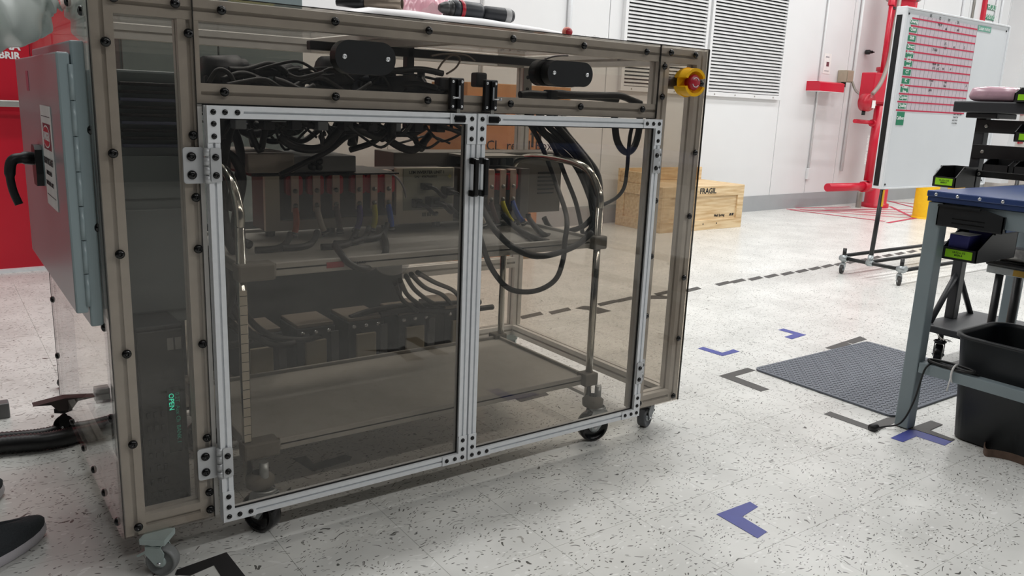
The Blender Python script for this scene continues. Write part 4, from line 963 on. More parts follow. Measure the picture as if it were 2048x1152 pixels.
# dense overhead wiring and equipment between the rails
UP = thing('overhead_manifold', 'dark equipment rack of valves and sensors hanging inside the top of enclosure', 'equipment', (.6, .4, 1.1))
DKB = mat('dark_equipment', (26, 28, 33), .45, 0, .2, 12)
mb = MB(); mb.box(.33, 1.22, .22, .28, 1.085, 1.115, bev=.003); obj('cross_bar', mb, DKB, UP)
mb = MB(); mb.box(.33, 1.22, .46, .52, 1.085, 1.115, bev=.003); obj('cross_bar', mb, DKB, UP)
rnd = random.Random(3)
xx = .30
while xx < 1.02:
    w = rnd.uniform(.04, .10); hh = rnd.uniform(.04, .10); dd = rnd.uniform(.06, .2)
    mb = MB(); mb.box(xx, xx+w, .25, .25+dd, 1.116, 1.116+hh, bev=.006); obj('valve_block', mb, DKB if rnd.random() < .8 else mat('slate_block', (58, 62, 74), .45), UP)
    if rnd.random() < .6:
        mb = MB(); mb.lathe([(.016, 0), (.018, .02), (.012, .03), (.012, .05), (0, .05)], Matrix.Translation((xx+w/2, .29, 1.116+hh)), 12); obj('cap', mb, BLACKG, UP)
    xx += w+.006
for (x, y, z, r, l) in ((.40, .2, 1.19, .03, .16), (.62, .24, 1.21, .045, .22), (.80, .22, 1.18, .03, .14), (.3, .24, 1.2, .035, .12)):
    mb = MB(); mb.lathe([(0, 0), (r, .004), (r, l*.8), (r*.7, l*.84), (r*.7, l), (0, l)], at((x, y+.02, z), (1, .3, .1)), 18); obj('motor_can', mb, DKB, UP)
for (u, v) in ((543, 165), (559, 235)):
    p = PX(u, v, y=.2); mb = MB(); mb.box(p.x-.004, p.x+.004, .199, .202, p.z-.0015, p.z+.0015); obj('green_status_light', mb, mat('status_green', (40, 230, 150), .3, emit=1.6), UP)
    mb = MB(); mb.box(p.x-.02, p.x+.02, .2025, .25, p.z-.012, p.z+.015, bev=.002); obj('sensor_head', mb, mat('sensor_grey', (110, 116, 122), .5), UP)
for k in range(9):
    x = .36+k*.075; mb = MB(); mb.box(x, x+.03, .215, .26, 1.055, 1.083, bev=.003); obj('plug', mb, DKB if k % 3 else mat('sensor_grey', (110, 116, 122), .5), UP)
for (u, v) in ((885, 165), (958, 155)):
    p = PX(u, v, y=.3); mb = MB(); mb.box(p.x-.02, p.x+.02, .28, .32, p.z-.03, p.z+.015, bev=.006); obj('black_plug', mb, DKB, UP)
mb = MB(); mb.box(.93, .955, .35, .38, 1.06, 1.33, bev=.003); obj('hanger_bar', mb, DKB, UP)
mb = MB(); mb.box(.62, 1.55, .35, .38, 1.275, 1.30, bev=.003); obj('upper_bar', mb, DKB, UP)
G3 = 'tangled black wiring under the overhead equipment'; L3 = 'black wire in the tangle under the overhead equipment'
for i in range(58):
    u0 = rnd.uniform(455, 870); v0 = rnd.uniform(205, 262); y = rnd.uniform(.2, .55)
    du = rnd.uniform(-150, 170)
    pts = [(u0, v0, y), (u0+du*.3, v0+rnd.uniform(5, 40), y), (u0+du*.7, v0+rnd.uniform(5, 60), y+rnd.uniform(-.08, .08)), (min(max(u0+du, 450), 900), v0+rnd.uniform(-5, 30), y)]
    cable(pts, rnd.choice((.004, .006, .009, .012)), L3, G3, n=5)
for i in range(34):
    u0 = rnd.uniform(410, 820); v0 = rnd.uniform(140, 185); y = rnd.uniform(.12, .4); du = rnd.uniform(60, 160)
    cable([(u0, v0, y), (u0+du*.3, v0-rnd.uniform(-15, 30), y), (u0+du*.7, v0+rnd.uniform(-20, 25), y), (min(u0+du, 900), v0+rnd.uniform(-5, 20), y)], rnd.choice((.004, .006, .009)), 'black wire draped over equipment above the middle rail', 'wires above the middle rail', n=5)
for (pts, r) in ((([(560, 350, .3), (600, 330, .3), (660, 300, .3), (700, 270, .3), (760, 250, .3)]), .008), (([(640, 300, .3), (690, 275, .32), (740, 258, .35)]), .009)):
    cable(pts, r, 'black cable slanting up across the bench instrument', 'cables slanting above the bench instrument')
cable([(700, 300, .35), (745, 285, .35), (770, 265, .35), (790, 245, .35)], .009, 'dark cable rising from behind the grey housing')
cable([(770, 345, .42), (790, 352, .42), (806, 372, .42), (812, 395, .43)], .0035, 'thin grey wire arching left of inverter connector plate', m=GREYC)
WT = mat('tan_tube', (96, 84, 74), .45)
cable([(870, 150, .28), (885, 125, .28), (905, 110, .28), (920, 118, .28), (912, 135, .28), (893, 148, .28)], .003, 'thin brown tube looping above the left slide lock', m=WT)
cable([(862, 112, .26), (890, 108, .26), (930, 110, .26), (950, 122, .26)], .003, 'thin brown tube arching above the slide locks', m=WT)
cable([(560, 205, .1), (450, 200, .1)], .006, 'x') if False else None
# blue bag hanging behind
mb = MB()
bmesh.ops.create_icosphere(mb.bm, subdivisions=3, radius=1)
c = PX(520, 238, y=.7)
for v in mb.bm.verts:
    n_ = math.sin(v.co.x*7)*math.cos(v.co.z*9)*.12+math.sin(v.co.y*11+v.co.x*5)*.08
    v.co = Vector((c.x+v.co.x*.12*(1+n_), .7+v.co.y*.05*(1+n_), c.z+v.co.z*.05*(1+n_)))
single('blue_plastic_bag', mb, mat('dark_blue_film', (48, 50, 92), .2, 0, .3, 30), 'crumpled dark blue plastic bag hanging inside behind the left door top', 'bag')
# ================================================================== ON TOP OF THE ENCLOSURE
zt = ZT+.0016
a = PX(665, 16, y=.25).x; b = PX(1115, 55, y=.25).x
mb = MB()
prof = [(.60, .001), (.22, .001), (.19, .008), (.18, .022), (.20, .036), (.25, .044), (.60, .05)]
nst = 14; vs = []
for i in range(nst+1):
    s = i/nst; x = a+(b-a)*s; hf = 1.0 if s > .15 else .35+.65*(s/.15); hf *= (1-.35*max(0, s-.75)/.25)
    vs.append([mb.bm.verts.new((x+.004*math.sin(i*2.1), y+.006*math.sin(i*1.3), zt+.0008+z*hf*(1+.03*math.sin(i*1.7)))) for (y, z) in prof])
fs = []
for A_, B_ in zip(vs, vs[1:]):
    for k in range(len(prof)):
        f = mb.bm.faces.new((A_[k], A_[(k+1) % len(prof)], B_[(k+1) % len(prof)], B_[k])); f.smooth = True; fs.append(f)
fs.append(mb.bm.faces.new(vs[0])); fs.append(mb.bm.faces.new(vs[-1][::-1])); bmesh.ops.recalc_face_normals(mb.bm, faces=fs)
single('foam_sheet', mb, mat('white_foam', (246, 245, 246), .6, 0, .01), 'white padded foam sheet lying on top of the enclosure', 'foam')
FT = zt+.048
# metal tube tool
p0 = PX(798, 8, y=.3); 
t = thing('vacuum_nozzle', 'grey metal tube with open end lying on white foam, left of drill', 'tube', (p0.x, .33, FT))
zc = FT+.020
mb = MB(); d = Vector((-.72, .7, 0)).normalized(); o_ = Vector((p0.x+.01, .3, zc))
mb.lathe([(.015, 0), (.0185, 0), (.0185, .11), (.016, .11), (.015, .0)], at(o_, d), 24); obj('tube', mb, mat('tube_taupe', (150, 138, 124), .35, .5), t)
mb = MB(); mb.lathe([(0, .11), (.0165, .11), (.0175, .13), (.015, .16), (.011, .2), (0, .2)], at(o_, d), 20); obj('grip', mb, BLACK, t)
mb = MB(); mb.lathe([(0, .012), (.0149, .012)], at(o_, d), 20); obj('bore', mb, BLACK, t)
# pink wrap
mb = MB(); bmesh.ops.create_grid(mb.bm, x_segments=26, y_segments=20, size=1)
a = PX(808, 20, y=.42); b = PX(892, 20, y=.42)
for v in mb.bm.verts:
    x, y = v.co.x, v.co.y; r_ = math.hypot(x, y)
    zz = max(0, 1-r_**2*.75); zz = zz**.6*.085+.008*math.sin(x*17+y*5)*math.cos(y*21)+.005*math.sin(x*41)
    v.co = Vector(((a.x+b.x)/2+x*(b.x-a.x)*.62, .44+y*.09, FT+.001+max(0, zz)))
for f in mb.bm.faces: f.smooth = True
single('bubble_wrap', mb, film('pink_bubble_film', (240, 176, 190), .8, .22), 'crumpled pink bubble wrap on the white foam beside the drill', 'bubble wrap')
# drill lying on its side
p0 = PX(885, 30, y=.32); p1 = PX(1027, 30, y=.32)
L_ = p1.x-p0.x
t = thing('cordless_drill', 'black and red cordless drill lying on the white foam', 'drill', ((p0.x+p1.x)/2, .33, FT))
o_ = Vector((p0.x, .34, FT+.027)); d = Vector((1, -.05, .0)).normalized()
mb = MB(); mb.lathe([(0, .0), (.010, .0), (.014, .006), (.0195, .02), (.021, .028), (.0185, .03), (.0185, .034), (.024, .036), (.024, .045), (0, .045)], at(o_, d), 20); obj('chuck', mb, mat('chuck_grey', (72, 72, 72), .4, .3), t)
mb = MB(); mb.lathe([(0, .045), (.026, .045), (.028, .06), (.025, .064), (.0255, .08), (.027, .09), (.0268, L_*.52), (.022, L_*.56), (0, L_*.57)], at(o_, d), 20); obj('motor_housing', mb, mat('drill_charcoal', (44, 48, 54), .45), t)
mb = MB(); mb.lathe([(.0275, .068), (.0288, .07), (.0288, .078), (.0275, .08)], at(o_, d), 20); obj('red_collar', mb, REDM, t)
mb = MB(); mb.lathe([(0, L_*.57), (.020, L_*.575), (.0235, L_*.62), (.0235, L_*.9), (.0225, L_*.96), (.018, L_*1.0), (0, L_)], at(o_+Vector((0, 0, -.003)), d), 20); obj('battery', mb, mat('drill_dark', (30, 34, 40), .5), t)
mb = MB(); mb.lathe([(.0239, L_*.87), (.0241, L_*.88), (.0241, L_*.94), (.0232, L_*.95)], at(o_+Vector((0, 0, -.003)), d), 20); obj('battery_label', mb, mat('label_pale', (170, 170, 170), .5), t)
text('lettering', '12V', .014, frame(o_+Vector((L_*.91, -.0255, -.004)), (0, 0, -1), (1, 0, 0)), INK, t, bold=.0004)
mb = MB(); mb.box(o_.x+.08, o_.x+.12, .345, .46, FT+.003, FT+.036, bev=.008); obj('handle', mb, mat('drill_dark', (30, 34, 40), .5), t)
# loose red stop button
p0 = PX(1137, 64, y=.1)
t = thing('stop_button', 'loose red round button lying on the front top edge of enclosure', 'button', (p0.x, .1, zt))
mb = MB(); mb.lathe([(0, 0), (.013, 0), (.0165, .004), (.0165, .012), (.013, .016), (0, .017)], at((p0.x, .115, zt+.017), (0, -1, 0)), 24); obj('rim', mb, mat('salmon_rim', (226, 130, 112), .4), t)
mb = MB(); mb.lathe([(.0118, 0), (.011, .004), (0, .0045)], at((p0.x, .098, zt+.018), (0, -1, 0)), 24); obj('button_cap', mb, REDM, t)
# clear bag on top
mb = MB(); bmesh.ops.create_grid(mb.bm, x_segments=24, y_segments=10, size=1)
a = PX(1148, 70, y=.15); b = PX(1240, 80, y=.15)
for v in mb.bm.verts:
    x, y = v.co.x, v.co.y
    zz = max(0, 1-abs(x)**3)*max(0, 1-y*y)*.020+.004*math.sin(x*23+y*7)*math.cos(y*13+x*9)
    v.co = Vector(((a.x+b.x)/2+x*(b.x-a.x)/2, .18+y*.07, zt+.001+max(0, zz)))
for f in mb.bm.faces: f.smooth = True
single('clear_bag', mb, film('clear_bag_film', (240, 240, 240), .45, .1), 'crumpled clear plastic bag on top of enclosure right of red button', 'bag')
# ================================================================== BEHIND THE ENCLOSURE
t = thing('cardboard_box', 'large brown cardboard box with black handwriting seen through the right door', 'box', (3.2, 3.1, 0))
bx0, bz1 = PX(925, 200, y=2.9).x, PX(1000, 168, y=2.9).z
bx1 = PX(1082, 250, y=2.9).x
mb = MB(); mb.box(bx0, bx1, 2.9, 3.55, .02, PX(1000, 234, y=2.9).z+.12, bev=.004); obj('carton', mb, CARD, t)
mb = MB(); mb.box(bx0+.1, bx1+.35, 3.0, 3.5, PX(1000, 234, y=2.9).z+.121, PX(1080, 172, y=3.0).z, bev=.004); obj('upper_carton', mb, mat('tan_cardboard', (196, 148, 104), .75, 0, .08, 6), t)
q = PX(1063, 275, y=2.9)
for k in range(2):
    mb = MB(); mb.prism([(q.x+k*.07, q.z-.07), (q.x+.02+k*.07, q.z-.07), (q.x+.02+k*.07, q.z+.02), (q.x+.035+k*.07, q.z+.02), (q.x+.01+k*.07, q.z+.06), (q.x-.015+k*.07, q.z+.02), (q.x+k*.07, q.z+.02)], 2.898, 2.8995, 'y'); obj('arrow_mark', mb, INK, t)
q = PX(1040, 292, y=2.9); text('handwriting', 'CL  rec. 1 Box', .1, frame((q.x, 2.898, q.z), (1, 0, 0), (0, 0, 1)), INK, t)
mb = MB(); mb.box(bx0, bx1, 2.92, 3.5, 0.0, .019); obj('skid', mb, WOOD, t)
# wooden crate
t = thing('wooden_crate', 'pale pine shipping crate standing on the floor by the white wall', 'crate', (5.9, 3.75, 0))
cx, cX, cyy, cY, cz = 5.32, 6.48, 3.44, 4.05, .435
mb = MB(); mb.box(cx, cX, cyy, cY, .06, cz-.02); obj('inner_box', mb, WOOD, t)
def plank(x0, x1, y0, y1, z0, z1): mb = MB(); mb.box(x0, x1, y0, y1, z0, z1, bev=.003); obj('plank', mb, WOOD, t)
plank(cx, cX, cyy-.018, cyy-.001, .0, .10); plank(cx, cX, cyy-.018, cyy-.001, cz-.1, cz)
plank(cx, cx+.09, cyy-.018, cyy-.001, .101, cz-.101); plank(cX-.09, cX, cyy-.018, cyy-.001, .101, cz-.101)
plank(cx-.018, cx-.001, cyy-.018, cY, 0, .1); plank(cx-.018, cx-.001, cyy-.018, cY, cz-.1, cz)
plank(cx-.018, cx-.001, cyy-.018, cyy+.08, .101, cz-.101); plank(cx-.018, cx-.001, cY-.1, cY, .101, cz-.101)
plank(cX+.001, cX+.018, cyy, cY, 0, .1); plank(cX+.001, cX+.018, cyy, cY, cz-.1, cz)
for k in range(5):
    y = cyy+k*.122; plank(cx, cX, y, y+.119, cz-.019, cz-.001)
# loose lid boards standing up at the back
plank(cx-.02, cX+.02, cY-.02, cY-.001, cz+.001, cz+.13); plank(cX-.06, cX-.001, cY-.045, cY-.021, cz+.001, cz+.13)
plank(cx, cx+.05, cY-.30, cY-.021, cz+.001, cz+.11)
text('stencil', 'FRAGIL', .075, frame((5.93, cyy-.0195, cz-.05), (1, 0, 0), (0, 0, 1)), INK, t, bold=.002)
text('stencil', 'Mail Spring', .035, frame((6.15, cyy-.0015, .135), (1, 0, 0), (0, 0, 1)), INK, t, bold=.001)
for k in range(2):
    mb = MB(); mb.prism([(6.3+k*.035, .125), (6.325+k*.035, .125), (6.335+k*.035, .15), (6.31+k*.035, .15)], cyy-.0025, cyy-.0008, 'y'); obj('stencil_block', mb, INK, t)
for x in (5.9, 6.1):
    mb = MB(); mb.lathe([(.008, 0), (0, .001)], at((x, cyy-.019, .06), (0, -1, 0)), 8); obj('nail', mb, INK, t)
# ================================================================== WHITEBOARD ON STAND
t = thing('mobile_whiteboard', 'large wheeled whiteboard with a red ruled planning chart on black pipe stand', 'whiteboard', (6.0, 1.24, 0))
wx0, wx1, wz0, wz1 = 5.225, PX(2017, 58, y=1.235).x, .672, 1.885
mb = MB(); mb.box(wx0, wx1, 1.235, 1.255, wz0, wz1); obj('board', mb, mat('whiteboard_face', (222, 226, 230), .18, 0, .02, 3), t)
mb = MB(); mb.box(wx0-.022, wx0-.001, 1.225, 1.30, wz0-.01, wz1+.015, bev=.003); obj('side_frame', mb, ALU, t)
mb = MB(); mb.box(wx0-.0235, wx0-.0222, 1.25, 1.29, wz0+.01, wz1-.04); obj('side_inlay', mb, BLACK, t)
mb = MB(); mb.box(wx1+.001, wx1+.02, 1.225, 1.26, wz0-.01, wz1+.01, bev=.003); obj('side_frame', mb, ALU, t)
mb = MB(); mb.box(wx0, wx1, 1.226, 1.26, wz1+.001, wz1+.014, bev=.003); obj('top_frame', mb, ALU, t)
mb = MB(); mb.box(wx0, wx1, 1.226, 1.26, wz0-.014, wz0-.001, bev=.003); obj('bottom_frame', mb, ALU, t)
yw = 1.2338
def WB(u, v): q = PX(u, v, y=yw); return q.x, q.z
rows = [(1825, 36, 1954, 61), (1822, 51, 1951, 76), (1818, 67, 1950, 91), (1815, 85, 1947, 105), (1812, 102, 1945, 120), (1809, 118, 1942, 135), (1807, 135, 1941, 150), (1804, 153, 1938, 164), (1801, 170, 1936, 179), (1798, 187, 1934, 194), (1795, 203, 1933, 208), (1792, 220, 1922, 222)]
xr0 = WB(1800, 200)[0]; xr1 = WB(1940, 150)[0]
zr = []
for (u0, v0, u1, v1) in rows:
    za = WB(u0, v0)[1]; zb = WB(u1, v1)[1]; z = za; zr.append(z)
    mb = MB(); mb.box(WB(u0, v0)[0], xr1, yw-.0012, yw+.0008, z-.005, z+.005); obj('red_rule', mb, REDT, t)
ncol = 15
mb = MB(); mb.box(xr0+.1, xr1, yw+.0002, yw+.0008, zr[-1], wz1-.03); obj('chart_tint', mb, mat('chart_pinkish', (204, 192, 200), .3), t)
for k in range(ncol+1):
    x = xr0+.10+(xr1-xr0-.10)*k/ncol
    mb = MB(); mb.box(x-.0015, x+.0015, yw-.0004, yw+.0001, zr[-1], wz1-.03); obj('column_rule', mb, GREYL, t)
labs = ['Overlap', 'Chief', 'Shift', 'Direct', 'Front\nend', 'Back\nend', 'CT', 'IC', 'Clean\nline', 'Copiers', 'Quality', 'Calibers']
for k in range(12):
    zt_ = zr[k]-.005; zb_ = (zr[k+1] if k < 11 else zr[k]-.115)+.012
    mb = MB(); mb.box(xr0-.012, xr0+.085, yw-.0014, yw-.0002, zb_, zt_-.006); obj('green_row_label', mb, GREENL, t)
    text('row_lettering', labs[k], .032, frame((xr0+.037, yw-.0018, (zt_+zb_)/2), (1, 0, 0), (0, 0, 1)), WINK, t, bold=.0008)
a = WB(1957, 50); b = WB(1981, 66)
mb = MB(); mb.box(a[0], b[0], yw-.0014, yw-.0002, b[1]-.0, a[1]); obj('green_title_label', mb, mat('pale_green_label', (110, 168, 150), .5), t)
text('title_lettering', 'Lean notes', .04, frame(((a[0]+b[0])/2, yw-.0018, (a[1]+b[1])/2), (1, 0, 0), (0, 0, 1)), WINK, t)
for (u, v, s) in ((1862, 32, '05'), (1880, 37, '12'), (1898, 41, '19'), (1916, 45, '26'), (1880, 50, 'MCP'), (1892, 58, 'ok'), (1916, 60, 'wk'), (1890, 92, '15\n=10'), (1870, 100, '7 bldr'), (1908, 94, 'aa'), (1928, 96, '5'), (1868, 132, 'mon\nt=5'), (1876, 134, 'fri\nt=5'), (1886, 137, 'aa'), (1901, 138, 'x'), (1862, 165, 'Prod\n3'), (1890, 168, 'cut\nfive'), (1932, 172, 'd'), (1860, 180, 'jobs')):
    x, z = WB(u, v); text('handwriting', s, .028, frame((x, yw-.0016, z), (1, 0, 0), (0, 0, 1)), INK, t)
for (u, v, s) in ((1915, 229, 'HEAT TREAT REV'), (1911, 235, 'DRAFT 2/6'), (1909, 241, 'AUG 10-14'), (1908, 247, 'CL & OPER')):
    x, z = WB(u, v); text('handwriting', s, .016, frame((x, yw-.0016, z), (1, 0, 0), (0, 0, 1)), INK, t)
a = WB(1870, 362); b = WB(1895, 340)
mb = MB(); mb.box(a[0], b[0], yw-.02, yw-.0015, a[1], b[1], bev=.003); obj('marker_pocket', mb, mat('clear_pocket', (150, 150, 152), .2, 0, .4, 40), t)
for (x, z) in ((wx0+.03, wz0+.02), (wx0+.03, wz1-.03), (wx1-.03, wz1-.03), (wx1-.03, wz0+.02)):
    mb = MB(); mb.lathe([(.008, 0), (.007, .003), (0, .004)], at((x, yw, z), (0, -1, 0)), 10); obj('frame_screw', mb, INK, t)
PIPE = mat('black_pipe', (30, 30, 31), .4)
def pipe(p0, p1, P, r=.014, name='pipe'): mb = MB(); mb.tube([p0, p1], r, 12); obj(name, mb, PIPE, P)
def joint(p, d, P, r=.02, l=.05):
    mb = MB(); d = Vector(d).normalized(); mb.tube([Vector(p)-d*l/2, Vector(p)+d*l/2], r, 12); obj('joint', mb, ZINC, P)
fx = 5.25; zp = .115
pipe((fx, 1.02, zp), (fx, 1.47, zp), t); pipe((fx, 1.02, zp-.0), (fx, 1.02, .19), t); pipe((fx, 1.47, zp), (fx, 1.47, .19), t)
pipe((fx, 1.26, zp), (fx+.03, 1.26, wz0-.015), t, .016)
pipe((fx+.02, 1.26, wz0-.2), (fx+.02, 1.26, wz0-.02), t, .018) if False else None
pipe((fx, 1.47, zp+.02), (7.4, 1.47, zp+.02), t); pipe((fx, 1.26, zp+.01), (7.4, 1.26, zp+.01), t); pipe((fx, 1.02, zp-.01), (7.4, 1.02, zp-.01), t)
pipe((7.4, 1.02, zp), (7.4, 1.47, zp), t); pipe((7.4, 1.26, zp), (7.4, 1.26, .7), t, .016)
for p_ in ((fx, 1.02, zp), (fx, 1.47, zp), (7.4, 1.02, zp), (7.4, 1.47, zp)): joint(p_, (0, 1, 0), t, .021, .06); joint(p_, (0, 0, 1), t, .021, .05); joint((p_[0]+.03, p_[1], p_[2]), (1, 0, 0), t, .02, .05)
joint((fx, 1.26, zp), (0, 1, 0), t); joint((fx, 1.26, zp+.02), (0, 0, 1), t, .02, .08)
for p_ in ((fx, 1.02), (fx, 1.47), (7.4, 1.02), (7.4, 1.47)): caster_parts((p_[0]-.01, p_[1], 0), .032, .1, .7 if p_[1] < 1.2 else .3, mat('caster_dark', (58, 56, 56), .5), ZINC, t, .024, 1 if p_[1] < 1.2 else 0)
mb = MB(); mb.box(fx+.012, fx+.03, 1.24, 1.245, wz0-.14, wz0-.02); obj('caution_tape', mb, YEL, t)
# ================================================================== FLOOR MAT
t = thing('anti_fatigue_mat', 'dark grey diamond tread mat on the floor in front of the workbench', 'mat', (3.17, -.05, 0))
MATM = mat('mat_vinyl', (100, 106, 116), .5, 0, .08, 12)
mb = MB(); mb.prism(rrect(2.705, 3.632, -.387, .285, .03, 4), .002, .009); obj('mat_sheet', mb, MATM, t)
mb = MB(); nrow = 0
xk = 2.725; i = 0
while xk < 3.615:
    j = 0; yk = -.368
    while yk < .27:
        s = 1 if (i+j) % 2 else -1; a = s*math.radians(45)
        M_ = Matrix.Translation((xk, yk, .0095)) @ Euler((0, 0, a)).to_matrix().to_4x4()
        # a low raised tread lozenge
        vv = [mb.bm.verts.new(M_ @ Vector(q)) for q in ((-.013, 0, -.0006), (0, -.0035, -.0006), (.013, 0, -.0006), (0, .0035, -.0006), (0, 0, .0022))]
        for q in ((0, 1, 4), (1, 2, 4), (2, 3, 4), (3, 0, 4)): mb.bm.faces.new([vv[k_] for k_ in q])
        yk += .0205; j += 1
    xk += .0205; i += 1
o = obj('tread_pattern', mb, mat('mat_tread', (56, 60, 68), .45), t); o['kind'] = 'stuff'
# ================================================================== WORKBENCH
t = thing('workbench', 'grey steel workbench with a blue covered top at the right picture edge', 'workbench', (3.0, -1.2, 0))
bx0, bx1, by0, by1 = 2.632, 3.42, -2.3, -.43
BLU = mat('blue_bench_cover', (52, 72, 122), .28, 0, .12, 8)
mb = MB(); mb.box(bx0-.004, bx1+.01, by0, by1+.004, .884, .906, bev=.004); obj('bench_top', mb, BLU, t)
mb = MB(); mb.box(bx0, bx1, by0, by1, .868, .8835); obj('top_board', mb, mat('bench_edge_blue', (44, 62, 104), .4), t)
for k in range(10):
    y = by1-.03-k*.075; mb = MB(); mb.lathe([(.006, 0), (.004, .002), (0, .0022)], at((bx0-.004, y, .894), (-1, 0, 0)), 8); obj('staple', mb, SCREW, t)
for (x, y) in ((bx0+.03, by1-.03), (bx1-.03, by1-.03), (bx0+.03, by0+.03), (bx1-.03, by0+.03)):
    mb = MB(); mb.box(x-.027, x+.027, y-.027, y+.027, 0.004, .866, bev=.004); lg = obj('leg', mb, BENCHG, t)
    mb = MB(); mb.lathe([(.022, 0), (.022, .004)], Matrix.Translation((x, y, 0)), 14); obj('levelling_foot', mb, BLACK, lg)
for (a, b) in (((bx0+.005, bx0+.045), (by0+.06, by1-.06)),):
    mb = MB(); mb.box(a[0]+.0, a[1]+.0, b[0], b[1], .232, .272, bev=.003); obj('lower_rail', mb, BENCHG, t)
mb = MB(); mb.box(bx1-.045, bx1-.005, by0+.06, by1-.06, .232, .272, bev=.003); obj('lower_rail', mb, BENCHG, t)
mb = MB(); mb.box(bx0+.01, bx0+.04, by0+.06, by1-.06, .80, .866, bev=.003); mb.box(bx1-.04, bx1-.01, by0+.06, by1-.06, .80, .866, bev=.003); mb.box(bx0+.06, bx1-.06, by1-.045, by1-.015, .80, .866, bev=.003); o = obj('apron', mb, BENCHG, t)
# bundled cord on the lower rail
pts = []
for k in range(60):
    a = k/60*2*math.pi*5; pts.append((bx0+.022+.014*math.sin(a*1.3), -.60+.085*math.cos(a)+.006*math.sin(a*2.3), .284+.008*math.sin(a*.7)))
mb = MB(); mb.tube(smooth_path(pts, 3), .0042, 7); t2 = thing('cable_bundle', 'bundled black power cord tied with a white tie on the bench rail', 'cable', (bx0+.02, -.6, .273)); obj('cord', mb, CABLE, t2)
mb = MB(); mb.tube([(bx0+.022+.028*math.cos(a*math.pi/8), -.615, .262+.033*math.sin(a*math.pi/8)) for a in range(16)], .0035, 6, closed=True); mb.tube([(bx0-.004, -.615, .26), (bx0-.012, -.612, .2)], .0025, 6); obj('cable_tie', mb, PAPER, t2)
mb = MB(); mb.tube(smooth_path([(bx0+.02, -.53, .28), (bx0-.008, -.52, .25), (bx0-.01, -.50, .12), (bx0-.02, -.47, .03), (bx0-.06, -.43, .008), (bx0-.10, -.42, .008)], 6), .0035, 7); mb.lathe([(.014, 0), (.016, .03), (0, .035)], at((bx0-.1, -.42, .012), (-1, 0, 0)), 10); obj('cord_tail', mb, CABLE, t2)
# bins
def bin_(name, label, x0, x1, y0, y1, z0, z1, front='y-', lime=True, cat='bin', contents=None, col=None, lip=.5):
    """open hopper bin; front is the low side"""
    t = thing(name, label, cat, ((x0+x1)/2, (y0+y1)/2, z0))
    w = .004; m_ = col or BLACK
    mb = MB(); mb.box(x0, x1, y0, y1, z0, z0+w, bev=.001)
    zf = z0+(z1-z0)*lip
    if front in ('x-', 'x+'):
        xf, xb = (x0, x1) if front == 'x-' else (x1, x0); s = 1 if front == 'x-' else -1
        mb.box(min(xf, xf+s*w), max(xf, xf+s*w), y0, y1, z0+w, zf); mb.box(min(xb, xb-s*w), max(xb, xb-s*w), y0, y1, z0+w, z1)
        for yy in (y0, y1-w): mb.prism([(xf, z0+w), (xb, z0+w), (xb, z1), (xf+(xb-xf)*.35, z1), (xf, zf)], yy, yy+w, 'y')
        mb.box(min(xb, xf+(xb-xf)*.35), max(xb, xf+(xb-xf)*.35), y0-.006, y0, z1-.008, z1); mb.box(min(xb, xf+(xb-xf)*.35), max(xb, xf+(xb-xf)*.35), y1, y1+.006, z1-.008, z1)
    else:
        mb.box(x0, x1, y0, y0+w, z0+w, zf); mb.box(x0, x1, y1-w, y1, z0+w, z1)
        for xx in (x0, x1-w): mb.prism([(y0, z0+w), (y1, z0+w), (y1, z1), (y0+(y1-y0)*.35, z1), (y0, zf)], xx, xx+w, 'x')
        mb.box(x0-.006, x0, y0+(y1-y0)*.35, y1, z1-.008, z1); mb.box(x1, x1+.006, y0+(y1-y0)*.35, y1, z1-.008, z1)
    obj('tub', mb, m_, t)
    if lime:
        mb = MB()
        if front == 'x-': 
            mb.box(x0-.0015, x0-.0003, y0+(y1-y0)*.12, y1-(y1-y0)*.12, z0+(zf-z0)*.2, zf-.006); obj('label_card', mb, LIME, t)
            text('label_print', '10-32 x 1/2\n8000-4', .010, frame((x0-.0022, (y0+y1)/2, z0+(zf-z0)*.55), (0, -1, 0), (0, 0, 1)), INK, t)
        else:
            mb.box(x0+(x1-x0)*.08, x1-(x1-x0)*.15, y0-.0015, y0-.0003, z0+(zf-z0)*.2, zf-.006); obj('label_card', mb, LIME, t)
            text('label_print', '10-32 x 1/2\n8000-4', .010, frame(((x0+x1)/2, y0-.0022, z0+(zf-z0)*.55), (1, 0, 0), (0, 0, 1)), INK, t)
    return t
# hung under the bench top
HB = mat('bin_graphite', (26, 28, 31), .4, 0, .1, 20)
t = bin_('hanging_bin', 'black bin hanging under the bench top with blue tape on its end', bx0-.005+.0, bx0+.20, -.70, -.475, .785, .862, 'y-', False, col=HB, lip=.75)
mb = MB(); mb.box(bx0+.02, bx0+.15, -.703, -.7005, .79, .835); obj('blue_tape', mb, mat('faded_blue_tape', (40, 84, 140), .4), t)
mb = MB(); mb.box(bx0-.0065, bx0-.005, -.64, -.53, .815, .818); mb.box(bx0-.0065, bx0-.005, -.64, -.53, .800, .803); obj('moulded_rib', mb, BLACKG, t)
mb = MB(); mb.box(bx0+.03, bx0+.18, -.69, -.50, .8625, .8665); obj('slide_rail', mb, BLACK, t)
p = PX(1875, 528, x=2.86); q = PX(1972, 530, x=2.86)
BX = PX(1873, 524, y=-.47)
t = bin_('parts_bin', 'black parts bin holding a blue box, hung below the bench top', 2.70, 3.0, -.60, -.475, .66, .765, 'x-', True, col=HB, lip=.42)
mb = MB(); mb.box(2.712, 2.80, -.56, -.49, .672, .752, bev=.003); bb = obj('blue_carton', mb, mat('blue_carton', (58, 58, 128), .5), t)
mb = MB(); mb.box(2.712, 2.80, -.56, -.49, .7525, .754); obj('carton_top', mb, PAPER, bb)
